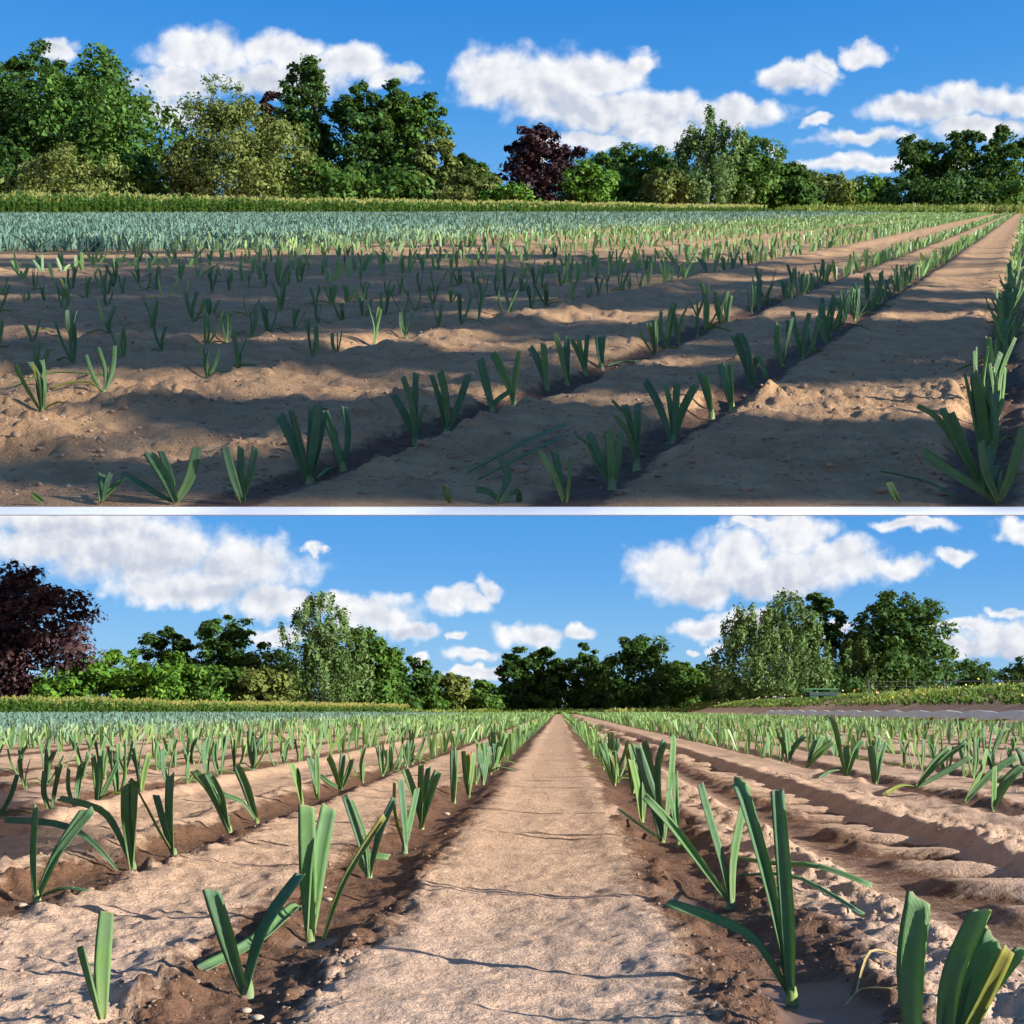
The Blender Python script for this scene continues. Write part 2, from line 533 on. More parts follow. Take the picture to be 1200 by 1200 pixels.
def lower_height(x, y, lim=None):
    """height, moisture and puddle of the lower field"""
    x = np.asarray(x, dtype=np.float64)
    y = np.asarray(y, dtype=np.float64)
    r = x - ROWDIR * y
    h = fbm(x, y, [(2.2, 0.010), (0.7, 0.005)])
    moist = np.zeros_like(r)
    wig = 0.03 * rot_noise(x, y, 0.5, 31) + 0.02 * rot_noise(x, y, 0.17, 32)
    rough = np.ones_like(r) * 0.75
    for q in LROWS:
        d = r - q + wig
        h = h - 0.020 * bump(d, 0.09) + 0.010 * bump(np.abs(d) - 0.17, 0.07)
        wid = 0.125 + 0.07 * (rot_noise(x, y, 0.45, 33 + int(q * 3) % 7))
        moist = np.maximum(moist, 1.05 * bump(d, wid * (1.25 if -0.6 < q < 0.5 else 1.05)))
        rough = np.maximum(rough, 1.5 * bump(np.abs(d) - 0.11, 0.08))
    for (q, w) in LTRACK:
        d = r - q + 0.4 * wig
        inside = smooth(w + 0.06, w - 0.02, np.abs(d))
        deep = 0.042 if q == 0.96 else 0.014
        h = h - deep * inside + (0.016 if q == 0.96 else 0.010) * bump(np.abs(d) - w - 0.07, 0.07)
        # lug prints: bars leaning across the track
        if q != 0.96:
            rough = np.maximum(rough, 1.25 * bump(np.abs(d) - w, 0.22))
        ph = (y + 0.55 * d + 0.05 * rot_noise(x, y, 0.3, 41)) / 0.42
        saw = ph - np.floor(ph)
        lug = smooth(0.04, 0.16, saw) * smooth(0.60, 0.48, saw)
        half = smooth(-0.10, -0.02, d)
        h = h + (0.036 if q == 0.96 else 0.010) * lug * half * smooth(w + 0.05, w - 0.08, np.abs(d)) * np.clip(0.75 + 0.9 * rot_noise(x, y, 0.22, 43), 0.2, 1.3)
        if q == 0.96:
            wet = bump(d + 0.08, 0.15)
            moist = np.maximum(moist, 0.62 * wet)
            moist = np.maximum(moist, 0.72 * (1 - lug) * half * smooth(w + 0.03, w - 0.05, np.abs(d)))  # gaps between the lug bars darkened too, so the prints read crisper
            rough = rough * (1 - 0.8 * wet * smooth(w, w - 0.05, np.abs(d)))
            rough = rough * (1 - 0.65 * smooth(w + 0.04, w - 0.06, np.abs(d)))
            rough = np.maximum(rough, 2.0 * bump(r - 0.60, 0.08))
            rough = np.maximum(rough, 1.7 * bump(r - 1.38, 0.18))
    # the trodden path between the two middle rows
    path = smooth(-0.36, -0.26, r) * smooth(0.26, 0.16, r)
    rough = rough * (1 - 0.35 * path)
    for (sx, sy, sr, dp) in ((-0.02, 3.9, 0.12, 0.012), (0.12, 3.0, 0.10, 0.010), (-0.12, 2.4, 0.12, 0.010), (0.02, 5.6, 0.15, 0.014), (0.10, 1.9, 0.13, 0.012)):
        h = h - dp * bump(np.hypot(r - sx, (y - sy) * 0.6), sr)
    fine = fbm(x, y, [(0.28, 0.008), (0.11, 0.011), (0.05, 0.011), (0.024, 0.0085), (0.011, 0.0045), (0.006, 0.0025)], lim)
    crumb = fbm(x + 40, y, [(0.07, 0.03), (0.032, 0.018)], lim)
    fine = fine * rough * 1.25 + np.maximum(crumb, 0) * np.clip(rough - 0.8, 0, 1) * 1.1
    lm = 1e-4 if lim is None else lim
    patch = np.clip(0.35 + 1.6 * rot_noise(x, y, 0.33, 71), 0, 1)
    wob = 0.4 * rot_noise(x, y, 0.03, 72)
    for (wl, cov, amp, k) in ((0.075, 0.30, 0.30, 0.55), (0.036, 0.45, 0.42, 0.45), (0.017, 0.6, 0.42, 0.3)):
        vis = np.clip((wl / lm - 1.5) / 2, 0, 1)
        fine = fine + vis * amp * wl * crumbs(x + wob * wl, y + wob * wl, wl, int(wl * 1000), cov) * np.clip(rough - k, 0, 1.2) * (0.35 + patch)
    puddle = np.zeros_like(r)
    for (px_, py_, a_, b2) in ((0.36, 1.80, 0.085, 0.20), (0.27, 2.75, 0.05, 0.16), (-0.44, 2.32, 0.045, 0.08)):
        dd = np.hypot((r - px_) / a_, (y - py_) / b2) + 0.5 * rot_noise(x, y, 0.09, 51)
        pd = smooth(1.1, 0.75, dd)
        puddle = np.maximum(puddle, pd)
        h = h - 0.012 * bump(dd, 1.0)
    fine = fine * (1 - 0.93 * puddle)
    moist = np.maximum(moist, puddle * 1.2)
    near = smooth(60, 20, y)
    h = h * np.clip(near, 0.3, 1) + fine
    # the low bank on the sunny side of the field
    ex = np.clip(x - 0.4 * y - 3, 0, 1e9)
    h = h + 1.05 * smooth(9.2, 15.0, r - 0.012 * y) * smooth(400, 200, y) * smooth(4, 12, y)
    return h, moist, puddle, rough


def plane_z(y):
    return EYE - UH + SL * y


def upper_height(x, y, lim=None):
    x = np.asarray(x, dtype=np.float64)
    y = np.asarray(y, dtype=np.float64)
    r = (x - UDIR * y) / US
    h = fbm(x, y, [(2.4, 0.012), (0.8, 0.007)])
    moist = np.zeros_like(r)
    wig = 0.04 * rot_noise(x, y, 0.6, 61) + 0.03 * rot_noise(x, y, 0.2, 62)
    rough = np.ones_like(r)
    for q in UROWS:
        d = r - q + wig
        h = h - 0.032 * bump(d, 0.10) + 0.009 * bump(np.abs(d) - 0.22, 0.10)
        amt = 0.95 if q > -3 else 0.3
        moist = np.maximum(moist, amt * bump(d, 0.11))
        rough = np.maximum(rough, 1.4 * bump(np.abs(d) - 0.15, 0.1))
    for (q, w) in UTRACK:
        d = r - q + wig
        h = h - 0.022 * smooth(w + 0.14, w - 0.05, np.abs(d)) + 0.009 * bump(np.abs(d) - w - 0.16, 0.12)
        ph = (y + 0.8 * d + 0.2 * rot_noise(x, y, 0.5, 63)) / 0.42
        saw = ph - np.floor(ph)
        h = h + 0.018 * smooth(0.1, 0.3, saw) * smooth(0.7, 0.5, saw) * smooth(w + 0.25, w, np.abs(d)) * (0.6 + rot_noise(x, y, 0.6, 64))
        rough = np.maximum(rough, 1.5 * bump(np.abs(d) - w - 0.2, 0.2))
    fine = fbm(x, y, [(0.30, 0.014), (0.12, 0.016), (0.055, 0.014), (0.026, 0.010), (0.012, 0.005), (0.007, 0.0025)], lim)
    crumb = fbm(x + 40, y, [(0.10, 0.035), (0.045, 0.02)], lim)
    fine = fine * rough * 0.95 + np.maximum(crumb, 0) * np.clip(rough - 0.85, 0, 1)
    lm = 1e-4 if lim is None else lim
    patch = np.clip(0.35 + 1.6 * rot_noise(x, y, 0.4, 71), 0, 1)
    wob = 0.4 * rot_noise(x, y, 0.03, 72)
    for (wl, cov, amp) in ((0.13, 0.30, 0.20), (0.065, 0.45, 0.5), (0.034, 0.6, 0.65), (0.018, 0.6, 0.6)):
        vis = np.clip((wl / lm - 1.5) / 2, 0, 1)
        fine = fine + vis * amp * wl * crumbs(x + wob * wl, y + wob * wl, wl, int(wl * 1000), cov) * np.clip(rough - 0.4, 0, 1) * (0.35 + patch)
    h = h * np.clip(smooth(70, 25, y), 0.25, 1) + fine
    h = np.maximum(h, -0.075) * smooth(UNEAR - 0.01, UNEAR + 0.55, y) + 0.004
    return h, moist, np.zeros_like(r), rough


def grid_mesh(name, X, Y, Z, attrs):
    nr, nc = X.shape
    v = np.stack([X.ravel(), Y.ravel(), Z.ravel()], 1)
    i = np.arange(nr * nc).reshape(nr, nc)
    f = np.stack([i[:-1, :-1].ravel(), i[:-1, 1:].ravel(), i[1:, 1:].ravel(), i[1:, :-1].ravel()], 1)
    return mesh_np(name, v, f, {k: a.ravel() for k, a in attrs.items()}, True)


def build_lower():
    ys = [-300.0, -40.0, -6.0, -1.0, 0.4, 1.0]
    p = 1225.0
    while p > 846:
        ys.append(F * EYE / (p - HOR))
        p -= 1.3
    y = ys[-1]
    while y < 2600:
        y *= 1.05
        ys.append(y)
    ys = np.array(ys)
    us = np.concatenate([np.linspace(-0.95, -0.445, 70), np.linspace(-0.44, 0.44, 600), np.linspace(0.445, 0.95, 70)])
    outer = np.array([1.0, 1.1, 1.3, 1.6, 2.2, 4.0, 9.0, 30.0])
    frac = (outer - 0.95) / (30.0 - 0.95)
    yc = np.maximum(ys, 1.2)[:, None]
    core = us[None, :] * yc
    edge = 0.95 * yc
    span = 2600 - edge
    ro = edge + span * (frac[None, :] ** 1.2) * np.where(frac[None, :] > 0, 1, 0)
    ro = np.maximum(ro, edge + 0.02 * yc * (1 + np.arange(8))[None, :])
    X = np.concatenate([-ro[:, ::-1], core, ro], 1)
    Y = np.repeat(ys[:, None], X.shape[1], 1)
    lim = np.maximum(2.0 * yc * (us[300] - us[299]), np.gradient(ys)[:, None] * 0.2)
    lim = np.broadcast_to(np.abs(lim), X.shape).copy()
    far = np.abs(X) > 0.96 * yc
    lim[far] = 5.0
    H, mo, pu, ro_ = lower_height(X, Y, lim)
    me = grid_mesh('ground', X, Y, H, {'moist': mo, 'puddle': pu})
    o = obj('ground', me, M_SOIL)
    tag(o, 'sandy brown soil of the sunlit leek field with tyre prints', None, None, 'structure')




def build_upper():
    ys = []
    p = 597.0
    while p > 258:
        ys.append(F * UH / (p - UHOR))
        p -= 1.3
    y = ys[-1]
    while y < UFAR:
        y = min(y * 1.06, UFAR)
        ys.append(y)
    ys = np.array(ys)
    us = np.concatenate([np.linspace(-0.62, -0.435, 30), np.linspace(-0.43, UEDGE, 600)])
    X = us[None, :] * ys[:, None]
    Y = np.repeat(ys[:, None], X.shape[1], 1)
    lim = np.maximum(2.0 * ys * (us[300] - us[299]), np.gradient(ys) * 0.2)[:, None]
    H, mo, pu, _ = upper_height(X, Y, np.broadcast_to(lim, X.shape))
    me = grid_mesh('terrace_ground', X, Y, H + plane_z(Y), {'moist': mo, 'puddle': pu})
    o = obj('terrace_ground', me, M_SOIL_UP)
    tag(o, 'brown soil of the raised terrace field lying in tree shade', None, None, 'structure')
    # added slab under the soil, white to bounce light down, tapering in front
    wh = simple('added_white', (0.92, 0.92, 0.91), 0.6, 0.3)
    prof = [(UNEAR + 0.002, 0.0100), (UNEAR + 0.5, 0.10), (UNEAR + 2.5, 0.18), (30.0, 0.6), (UFAR, 1.6)]
    v, f = [], []
    for (yy, t) in prof:
        for s in (-0.62, UEDGE):
            v.append((s * yy, yy, plane_z(yy) - t))
            v.append((s * yy, yy, plane_z(yy) - (0.006 if yy < UNEAR + 0.3 else 0.09)))
    for i in range(len(prof) - 1):
        a, c = 4 * i, 4 * (i + 1)
        f += [(a, a + 2, c + 2, c), (a, c, c + 1, a + 1), (a + 2, a + 3, c + 3, c + 2)]
    n = 4 * (len(prof) - 1)
    f.append((n, n + 2, n + 3, n + 1))
    me = bpy.data.meshes.new('bounce_slab')
    me.from_pydata(v, [], f)
    tag(obj('bounce_slab', me, wh), 'added white slab carrying the raised terrace field and bouncing light below it', None, None, 'structure')
    x0, x1 = -0.62 * UNEAR, UEDGE * UNEAR
    z1 = plane_z(UNEAR) + 0.005
    z0 = EYE + (HOR - 603.2) / F * (UNEAR - 0.012)
    ya, yb = UNEAR - 0.012, UNEAR - 0.001  # dividing line added as a kerb, its face slanted to catch the sun
    vv = [(x0, ya, z0), (x1, ya, z0), (x1, yb, z0), (x0, yb, z0), (x1, yb, z1), (x0, yb, z1)]
    ff = [(0, 1, 4, 5), (1, 2, 4), (2, 3, 5, 4), (3, 0, 5), (3, 2, 1, 0)]
    me = bpy.data.meshes.new('divider_kerb')
    me.from_pydata(vv, [], ff)
    tag(obj('divider_kerb', me, wh), 'white dividing line added as a thin kerb along the front of the raised terrace', None, None, 'structure')


build_lower()
build_upper()

# ------------------------------------------------------------------ places read from the photograph


def lower_at(px, py):
    y = F * EYE / (py - HOR)
    x = (px - 600) / F * y
    return Vector((x, y, float(lower_height(np.array([x]), np.array([y]))[0][0])))


def upper_at(px, py):
    y = F * UH / (py - UHOR)
    x = (px - 600) / F * y
    return Vector((x, y, plane_z(y) + float(upper_height(np.array([x]), np.array([y]))[0][0])))


def at_depth(px, py, y):
    return Vector(((px - 600) / F * y, y, EYE + (HOR - py) / F * y))

# ------------------------------------------------------------------ leeks


def blade_mesh(path, width, face, fold=0.5, twist=0.0, foot=0.45, rings=9, blunt=True):
    """a keeled strap leaf along a list of points; face = direction the inner side looks to"""
    pts = [Vector(p) for p in path]
    # Catmull-like resampling
    out = []
    n = len(pts)
    if n == 2:
        pts = [pts[0], pts[0].lerp(pts[1], 0.5), pts[1]]
        n = 3
    for i in range(rings):
        t = i / (rings - 1) * (n - 1)
        k = min(int(t), n - 2)
        s = t - k
        p0 = pts[max(k - 1, 0)]; p1 = pts[k]; p2 = pts[k + 1]; p3 = pts[min(k + 2, n - 1)]
        out.append(0.5 * ((2 * p1) + (p2 - p0) * s + (2 * p0 - 5 * p1 + 4 * p2 - p3) * s * s + (3 * p1 - p0 - 3 * p2 + p3) * s ** 3))
    verts, al, ac = [], [], []
    slant = math.sin(width * 91234.5 + len(path)) * 0.55
    prof = [(-1, 1.0), (-0.52, 0.42), (0, 0.0), (0.52, 0.42), (1, 1.0)]
    for i, p in enumerate(out):
        t = i / (rings - 1)
        tan = (out[min(i + 1, rings - 1)] - out[max(i - 1, 0)]).normalized()
        nrm = (face - tan * face.dot(tan)).normalized()
        side = tan.cross(nrm).normalized()
        if twist:
            a = twist * t
            nrm, side = nrm * math.cos(a) + side * math.sin(a), side * math.cos(a) - nrm * math.sin(a)
        w = width * 0.5 * (foot + (1 - foot) * min(1.0, t / 0.45) ** 0.8)
        if t > 0.72:
            w *= 1 - 0.12 * (t - 0.72) / 0.28
        if not blunt:
            w *= max(0.06, 1 - max(0, (t - 0.35) / 0.65) ** 1.3)
        fd = fold * (1.5 - 0.8 * t)
        th = 0.0006 + 0.0013 * (1 - t)
        cut = tan * (w * slant) if (i == rings - 1 and blunt) else None
        for (a, c) in prof:
            verts.append(p + side * (a * w * math.cos(fd * 0.6)) + nrm * (c * w * math.sin(fd)) + (cut * (a + 0.35 * math.sin(a * 7 + slant * 9)) if cut else Vector()))
            al.append(t); ac.append(a)
        for a, c in ((0.8, 0.75), (0.0, 0.0), (-0.8, 0.75)):
            verts.append(p + side * (a * w * math.cos(fd * 0.6)) + nrm * (c * w * math.sin(fd) - th * (1.0 if a else 1.9)) + (cut * a if cut else Vector()))
            al.append(t); ac.append(a)
    f = []
    for i in range(rings - 1):
        for k in range(8):
            a = i * 8 + k; b_ = i * 8 + (k + 1) % 8
            f.append((a, b_, b_ + 8, a + 8))
    o = (rings - 1) * 8
    f += [(o, o + 1, o + 6, o + 7), (o + 1, o + 2, o + 6, o + 6)] if False else []
    me = bpy.data.meshes.new('leaf')
    f2 = [tuple(q) for q in f] + [(o + 0, o + 1, o + 7), (o + 1, o + 2, o + 6, o + 7), (o + 2, o + 3, o + 5, o + 6), (o + 3, o + 4, o + 5)]
    me.from_pydata([tuple(v) for v in verts], [], f2)
    me.polygons.foreach_set('use_smooth', np.ones(len(f2), dtype=bool))
    for nm, dat in (('along', al), ('across', ac)):
        at_ = me.attributes.new(nm, 'FLOAT', 'POINT')
        at_.data.foreach_set('value', np.array(dat, dtype=np.float32))
    return me


def stem_mesh(h=0.026, r=0.0085):
    v, f, al = [], [], []
    for i, (z, q) in enumerate(((-0.05, 1.0), (0.0, 1.0), (h * 0.5, 0.92), (h, 0.62))):
        for k in range(8):
            a = k * math.pi / 4
            v.append((q * r * 1.15 * math.cos(a), q * r * 0.8 * math.sin(a), z))
            al.append(max(0.0, z / h))
    for i in range(3):
        for k in range(8):
            f.append((i * 8 + k, i * 8 + (k + 1) % 8, i * 8 + 8 + (k + 1) % 8, i * 8 + 8 + k))
    f.append(tuple(range(24, 32)))
    me = bpy.data.meshes.new('stem')
    me.from_pydata(v, [], f)
    me.polygons.foreach_set('use_smooth', np.ones(len(f), dtype=bool))
    for nm, dat in (('along', al), ('across', [0.0] * len(al))):
        at_ = me.attributes.new(nm, 'FLOAT', 'POINT')
        at_.data.foreach_set('value', np.array(dat, dtype=np.float32))
    me.materials.append(M_STEM)
    return me


STEM = stem_mesh()
MATS = {'g': M_LEEK, 'b': M_LEEK_BLUE, 'y': M_LEEK_YEL, 'd': M_LEEK_DRY}


def hero(base, leaves, label, ground, depth_sign=1, group=None, seed=0, stem=True):
    """a leek read from the photograph: base pixel and, for every leaf, the pixels it runs through"""
    rng = random.Random(seed * 77 + int(base[0]) * 3 + int(base[1]))
    g = ground(*base)
    y0 = g.y
    e = empty('leek', g)
    tag(e, label, 'leek', group)
    if stem and not (ground is upper_at and base[1] > 588):
        s = obj('stem', STEM, None, e)
    for lf in leaves:
        pts, wpx = lf[0], lf[1]
        kind = lf[2] if len(lf) > 2 else 'g'
        mode = lf[3] if len(lf) > 3 else 'up'
        path = []
        if mode == 'up':
            path.append(Vector((rng.uniform(-.004, .004), rng.uniform(-.004, .004), 0.005)))
            dy = rng.uniform(-0.035, 0.05)
            m = len(pts)
            if m == 1:
                tip = at_depth(*pts[0], y0) - g
                lat = tip.x
                path.append(Vector((lat * 0.44, dy * 0.4, tip.z * 0.52)))
                pts_l = [tip]
            else:
                pts_l = [at_depth(*q, y0) - g for q in pts]
            for i, q in enumerate(pts_l):
                path.append(Vector((q.x, dy * (i + 1) / len(pts_l), q.z)))
        else:     # lying on the soil: every pixel is a point of the ground, with a lift
            for (qx, qy, lift) in pts:
                q = ground(qx, qy) - g
                path.append(Vector((q.x, q.y, q.z + lift)))
        w = wpx / F * y0
        a = rng.uniform(-0.75, 0.75)
        face = Vector((math.sin(a), -math.cos(a), 0.15)) if mode == 'up' else Vector((0.1, -0.35, 0.9))
        me = blade_mesh(path, w, face.normalized(), rng.uniform(0.3, 0.75), rng.uniform(-0.4, 0.4), rings=10, blunt=(kind != 'd'))
        lo = obj('leaf', me, MATS[kind], e)
        if kind == 'y':
            lo['label'] = 'yellowing leek leaf'
        if kind == 'd':
            lo['label'] = 'withered straw coloured leaf'
    return e


LOW, UPP = lower_at, upper_at
# ---- lower field, the row opposite the tyre tracks
hero((118, 1214), [([(112, 1075)], 20, 'g'), ([(100, 1120), (97, 1108)], 13, 'b')], 'short broad leek with upright folded blade, in front of the forked leek', LOW, stem=False)
hero((290, 1157), [([(268, 1090), (254, 1038)], 22, 'b'), ([(310, 1090), (352, 1026)], 18, 'b')], 'blue green leek forking into two blades in dark wet soil', LOW)
hero((363, 1088), [([(362, 942)], 21, 'g'), ([(372, 1010), (386, 944)], 22, 'g'), ([(352, 1074, .03), (345, 1078, .035), (300, 1108, .012), (235, 1142, .012)], 19, 'g', 'lie')], 'tall pale leek with two broad upright blades and one fallen leaf', LOW)
hero((380, 1088), [([(400, 1040), (428, 990), (449, 958)], 9, 'y')], 'single curved yellow leek leaf beside the tall pale leek', LOW, stem=False)
hero((432, 1020), [([(418, 975), (403, 932)], 9, 'b'), ([(428, 980), (413, 936)], 6, 'b'), ([(446, 975), (463, 935)], 9, 'b'), ([(424, 1012), (432, 1004), (455, 1006)], 9, 'g')], 'thin leek with a bent leaf behind the yellow leaf', LOW)
hero((474, 994), [([(469, 913)], 10, 'b'), ([(463, 955), (461, 918)], 5, 'y'), ([(487, 925)], 8, 'g')], 'leek with one narrow yellow blade, next in the row beyond the bent leaf', LOW)
hero((494, 966), [([(484, 930), (473, 902)], 10, 'g'), ([(494, 896)], 9, 'b'), ([(503, 935), (514, 905)], 13, 'g'), ([(502, 900)], 8, 'b')], 'bushy leek of four blades by a crumbled row edge', LOW)
hero((532, 936), [([(531, 877)], 8, 'b'), ([(534, 880)], 6, 'g')], 'straight narrow upright leek standing alone in its row', LOW)
hero((549, 929), [([(544, 880)], 8, 'g'), ([(554, 882)], 7, 'g'), ([(548, 884)], 7, 'y')], 'leek pair of pale blades next to the straight narrow leek', LOW)
hero((566, 918), [([(561, 880)], 6, 'b'), ([(573, 876)], 7, 'b')], 'small dark leek spreading beyond the pale blades', LOW)
# ---- second row
hero((43, 1051), [([(42, 1000), (46, 944)], 10, 'g'), ([(65, 1000), (92, 951)], 13, 'g'), ([(70, 1000), (114, 947)], 10, 'g'), ([(50, 1051, .012), (75, 1053, .015), (103, 1058, .01)], 8, 'g', 'lie')], 'leek with three spread blades beside a white pebble', LOW)
hero((136, 1012), [([(100, 982), (60, 966), (0, 962)], 9, 'b')], 'long arching leek leaf bowed far over the soil', LOW, stem=False)
hero((156, 1011), [([(147, 960), (148, 920)], 13, 'b'), ([(162, 925), (159, 918)], 15, 'g'), ([(135, 975), (112, 950), (62, 937)], 9, 'g')], 'leek with broad upright blades and one arched leaf', LOW)
hero((204, 996), [([(190, 955), (182, 932)], 10, 'b'), ([(198, 950), (196, 909)], 14, 'b'), ([(190, 975), (178, 950), (166, 926)], 6, 'y')], 'stocky dark leek with one olive yellow leaf', LOW)
hero((269, 969), [([(248, 930), (224, 904)], 11, 'b'), ([(255, 935), (238, 906)], 9, 'b'), ([(262, 935), (249, 909)], 7, 'b')], 'leek leaning hard to one side with three parallel blades', LOW)
hero((301, 957), [([(290, 925), (277, 897)], 12, 'b'), ([(285, 940), (268, 932), (250, 924)], 6, 'g')], 'leaning single bladed leek next to three parallel blades', LOW)
hero((354, 938), [([(347, 915), (340, 894)], 9, 'g'), ([(352, 912), (348, 900)], 6, 'b')], 'short leaning leek on the dry ridge', LOW)
hero((372, 932), [([(366, 905), (360, 888)], 8, 'b'), ([(372, 884)], 7, 'b')], 'dark two bladed leek on the dry ridge', LOW)
hero((400, 922), [([(392, 900), (384, 886)], 9, 'g'), ([(401, 884)], 8, 'b'), ([(408, 905), (412, 890)], 7, 'b'), ([(385, 916), (376, 908)], 6, 'g')], 'spreading leek of four blades on the dry ridge', LOW)
# ---- the row along the tyre tracks
hero((928, 1157), [([(908, 1060), (876, 938), (866, 920)], 18, 'b'), ([(922, 1080), (909, 925)], 19, 'g'), ([(890, 1110), (850, 1085), (785, 1064)], 15, 'g')], 'tall leek with two long crossing blades rising from a puddle', LOW)
hero((856, 1060), [([(845, 1010), (830, 960), (818, 918)], 10, 'b'), ([(857, 1010), (866, 955), (874, 918)], 13, 'g'), ([(838, 1035), (808, 995), (780, 960), (753, 932)], 11, 'g'),
      ([(862, 1032, .05), (900, 1040, .05), (960, 1050, .05), (1022, 1056, .02)], 12, 'g', 'lie'), ([(866, 1040, .04), (930, 1058, .045), (1012, 1082, .01)], 8, 'b', 'lie'),
      ([(853, 1042), (842, 1038), (837, 1066)], 9, 'd')], 'sprawling leek with a withered hooked leaf and two fallen blades', LOW)
hero((776, 980), [([(768, 945), (745, 872)], 13, 'b'), ([(772, 930), (758, 868)], 11, 'g'), ([(784, 920), (788, 870), (786, 863)], 10, 'g'), ([(770, 905), (778, 868)], 9, 'b'), ([(775, 979, .01), (748, 966, .02), (723, 953, .02)], 6, 'g', 'lie')], 'bushy tall leek of many blades at the path edge', LOW)
hero((795, 985), [([(793, 950), (793, 905)], 8, 'g'), ([(788, 950), (784, 925)], 6, 'b')], 'slender leek just behind the bushy tall leek', LOW)
hero((752, 955), [([(745, 920), (738, 890)], 10, 'g'), ([(755, 900)], 9, 'b'), ([(748, 905), (752, 885)], 9, 'b')], 'leek crowding behind the bushy tall leek by the path', LOW)
hero((742, 925), [([(738, 872)], 10, 'b'), ([(745, 880)], 8, 'g'), ([(735, 878)], 6, 'y')], 'leek with a thin yellow blade at the path edge', LOW)
hero((1068, 1232), [([(1068, 1130), (1078, 1052)], 33, 'g')], 'large single leek blade cut square, beside the torn leek', LOW)
hero((1105, 1262), [([(1112, 1150), (1146, 1064)], 27, 'g'), ([(1120, 1160), (1152, 1078)], 26, 'b'), ([(1130, 1170), (1164, 1098)], 30, 'g'), ([(1140, 1180), (1172, 1106)], 20, 'y'), ([(1150, 1170), (1192, 1108)], 17, 'g')], 'large torn leek fan with a browning outer leaf', LOW)
# ---- bed beyond the tyre tracks
hero((1131, 936), [([(1150, 905), (1160, 878)], 9, 'g'), ([(1160, 905), (1190, 885)], 10, 'b')], 'low leek splayed open at the end of the tyre track', LOW)
hero((1163, 948), [([(1163, 898)], 8, 'g'), ([(1180, 915), (1198, 898)], 12, 'g')], 'leek forked in two beside the low splayed leek', LOW)
hero((1074, 921), [([(1095, 895), (1115, 876)], 9, 'g'), ([(1100, 895), (1134, 870)], 8, 'g'), ([(1105, 905), (1136, 886)], 7, 'b'), ([(1070, 921, .01), (1055, 925, .012), (1036, 934, .008)], 6, 'y', 'lie')], 'leek fallen sideways with a fan of four blades', LOW)
hero((1026, 917), [([(1020, 874)], 9, 'b'), ([(1030, 890), (1036, 870)], 8, 'g')], 'upright forked leek beside the fallen fan', LOW)
hero((992, 910), [([(985, 880), (978, 850), (968, 840)], 7, 'g'), ([(992, 875)], 8, 'b'), ([(1002, 880), (1010, 868)], 8, 'g'), ([(984, 903, .01), (972, 908, .012), (962, 914, .01)], 6, 'g', 'lie')], 'tall leek with a hooked pale leaf above the others', LOW)
hero((946, 898), [([(955, 880), (965, 862)], 8, 'b'), ([(960, 882), (976, 868)], 8, 'g'), ([(951, 880), (957, 866)], 6, 'b')], 'leek leaning towards the tall hooked leek', LOW)
hero((924, 893), [([(920, 855)], 7, 'g'), ([(932, 875), (944, 862)], 7, 'b'), ([(912, 862)], 6, 'g')], 'spreading leek where the tyre track fades', LOW)
# ---- upper terrace, nearest row
T = 'on the shaded terrace'
hero((52, 594), [([(41, 580)], 8, 'g')], 'short leek tip at the terrace kerb', UPP)
hero((120, 594), [([(112, 551)], 10, 'g'), ([(124, 565), (128, 550)], 7, 'b'), ([(130, 570), (142, 553)], 10, 'g')], 'small leek of three blades at the terrace kerb', UPP)
hero((206, 594), [([(198, 565), (177, 532)], 15, 'g'), ([(222, 560), (230, 524)], 12, 'g'), ([(185, 580), (160, 565), (140, 553)], 9, 'b'), ([(200, 560), (188, 528)], 9, 'b')], 'sunlit wide leek of four blades at the terrace kerb', UPP)
hero((284, 594), [([(274, 560), (266, 526)], 11, 'b'), ([(283, 524)], 10, 'b'), ([(294, 560), (301, 525)], 9, 'b')], 'dark leek with three even blades near the terrace kerb', UPP)
hero((363, 563), [([(346, 525), (328, 487)], 12, 'b'), ([(354, 520), (344, 482)], 11, 'b'), ([(363, 477)], 10, 'b'), ([(368, 520), (374, 476)], 12, 'b'), ([(375, 520), (382, 482)], 9, 'b'), ([(372, 555, .012), (385, 547, .015), (398, 541, .01)], 6, 'g', 'lie')], 'big dark leek clump of five blades on the terrace', UPP)
hero((402, 543), [([(392, 515), (380, 480)], 10, 'b'), ([(408, 510), (402, 474)], 9, 'b'), ([(395, 520), (390, 500)], 7, 'b')], 'dark leek right behind the big five bladed clump', UPP)
hero((487, 513), [([(474, 485), (459, 458)], 9, 'b'), ([(482, 480), (472, 445)], 10, 'b'), ([(488, 437)], 9, 'b'), ([(492, 490), (500, 472)], 5, 'b')], 'leek of four blades in the shaded terrace furrow', UPP)
hero((524, 497), [([(514, 470), (504, 438)], 10, 'b'), ([(522, 465), (516, 436)], 9, 'b'), ([(538, 470), (549, 438)], 9, 'b')], 'leek opening into a wide fork in the terrace furrow', UPP)
hero((577, 476), [([(570, 450), (563, 419)], 10, 'g'), ([(582, 470), (600, 458)], 6, 'g')], 'leek half in sun with one outstretched leaf on terrace', UPP)
hero((602, 467), [([(592, 440), (578, 411)], 10, 'g'), ([(605, 440), (609, 409)], 8, 'g')], 'bright leek pair of blades on the terrace', UPP)
hero((641, 449), [([(632, 425), (621, 403)], 9, 'g'), ([(637, 402)], 8, 'g')], 'sunlit leek with level cut tips on the terrace', UPP)
hero((664, 441), [([(656, 415), (650, 393)], 8, 'g'), ([(665, 391)], 8, 'b')], 'leek with two upright blades past the level cut one', UPP)
hero((686, 432), [([(679, 412), (671, 395)], 7, 'b'), ([(689, 392)], 7, 'b'), ([(680, 410), (678, 398)], 6, 'b')], 'compact dark leek in the terrace row', UPP)
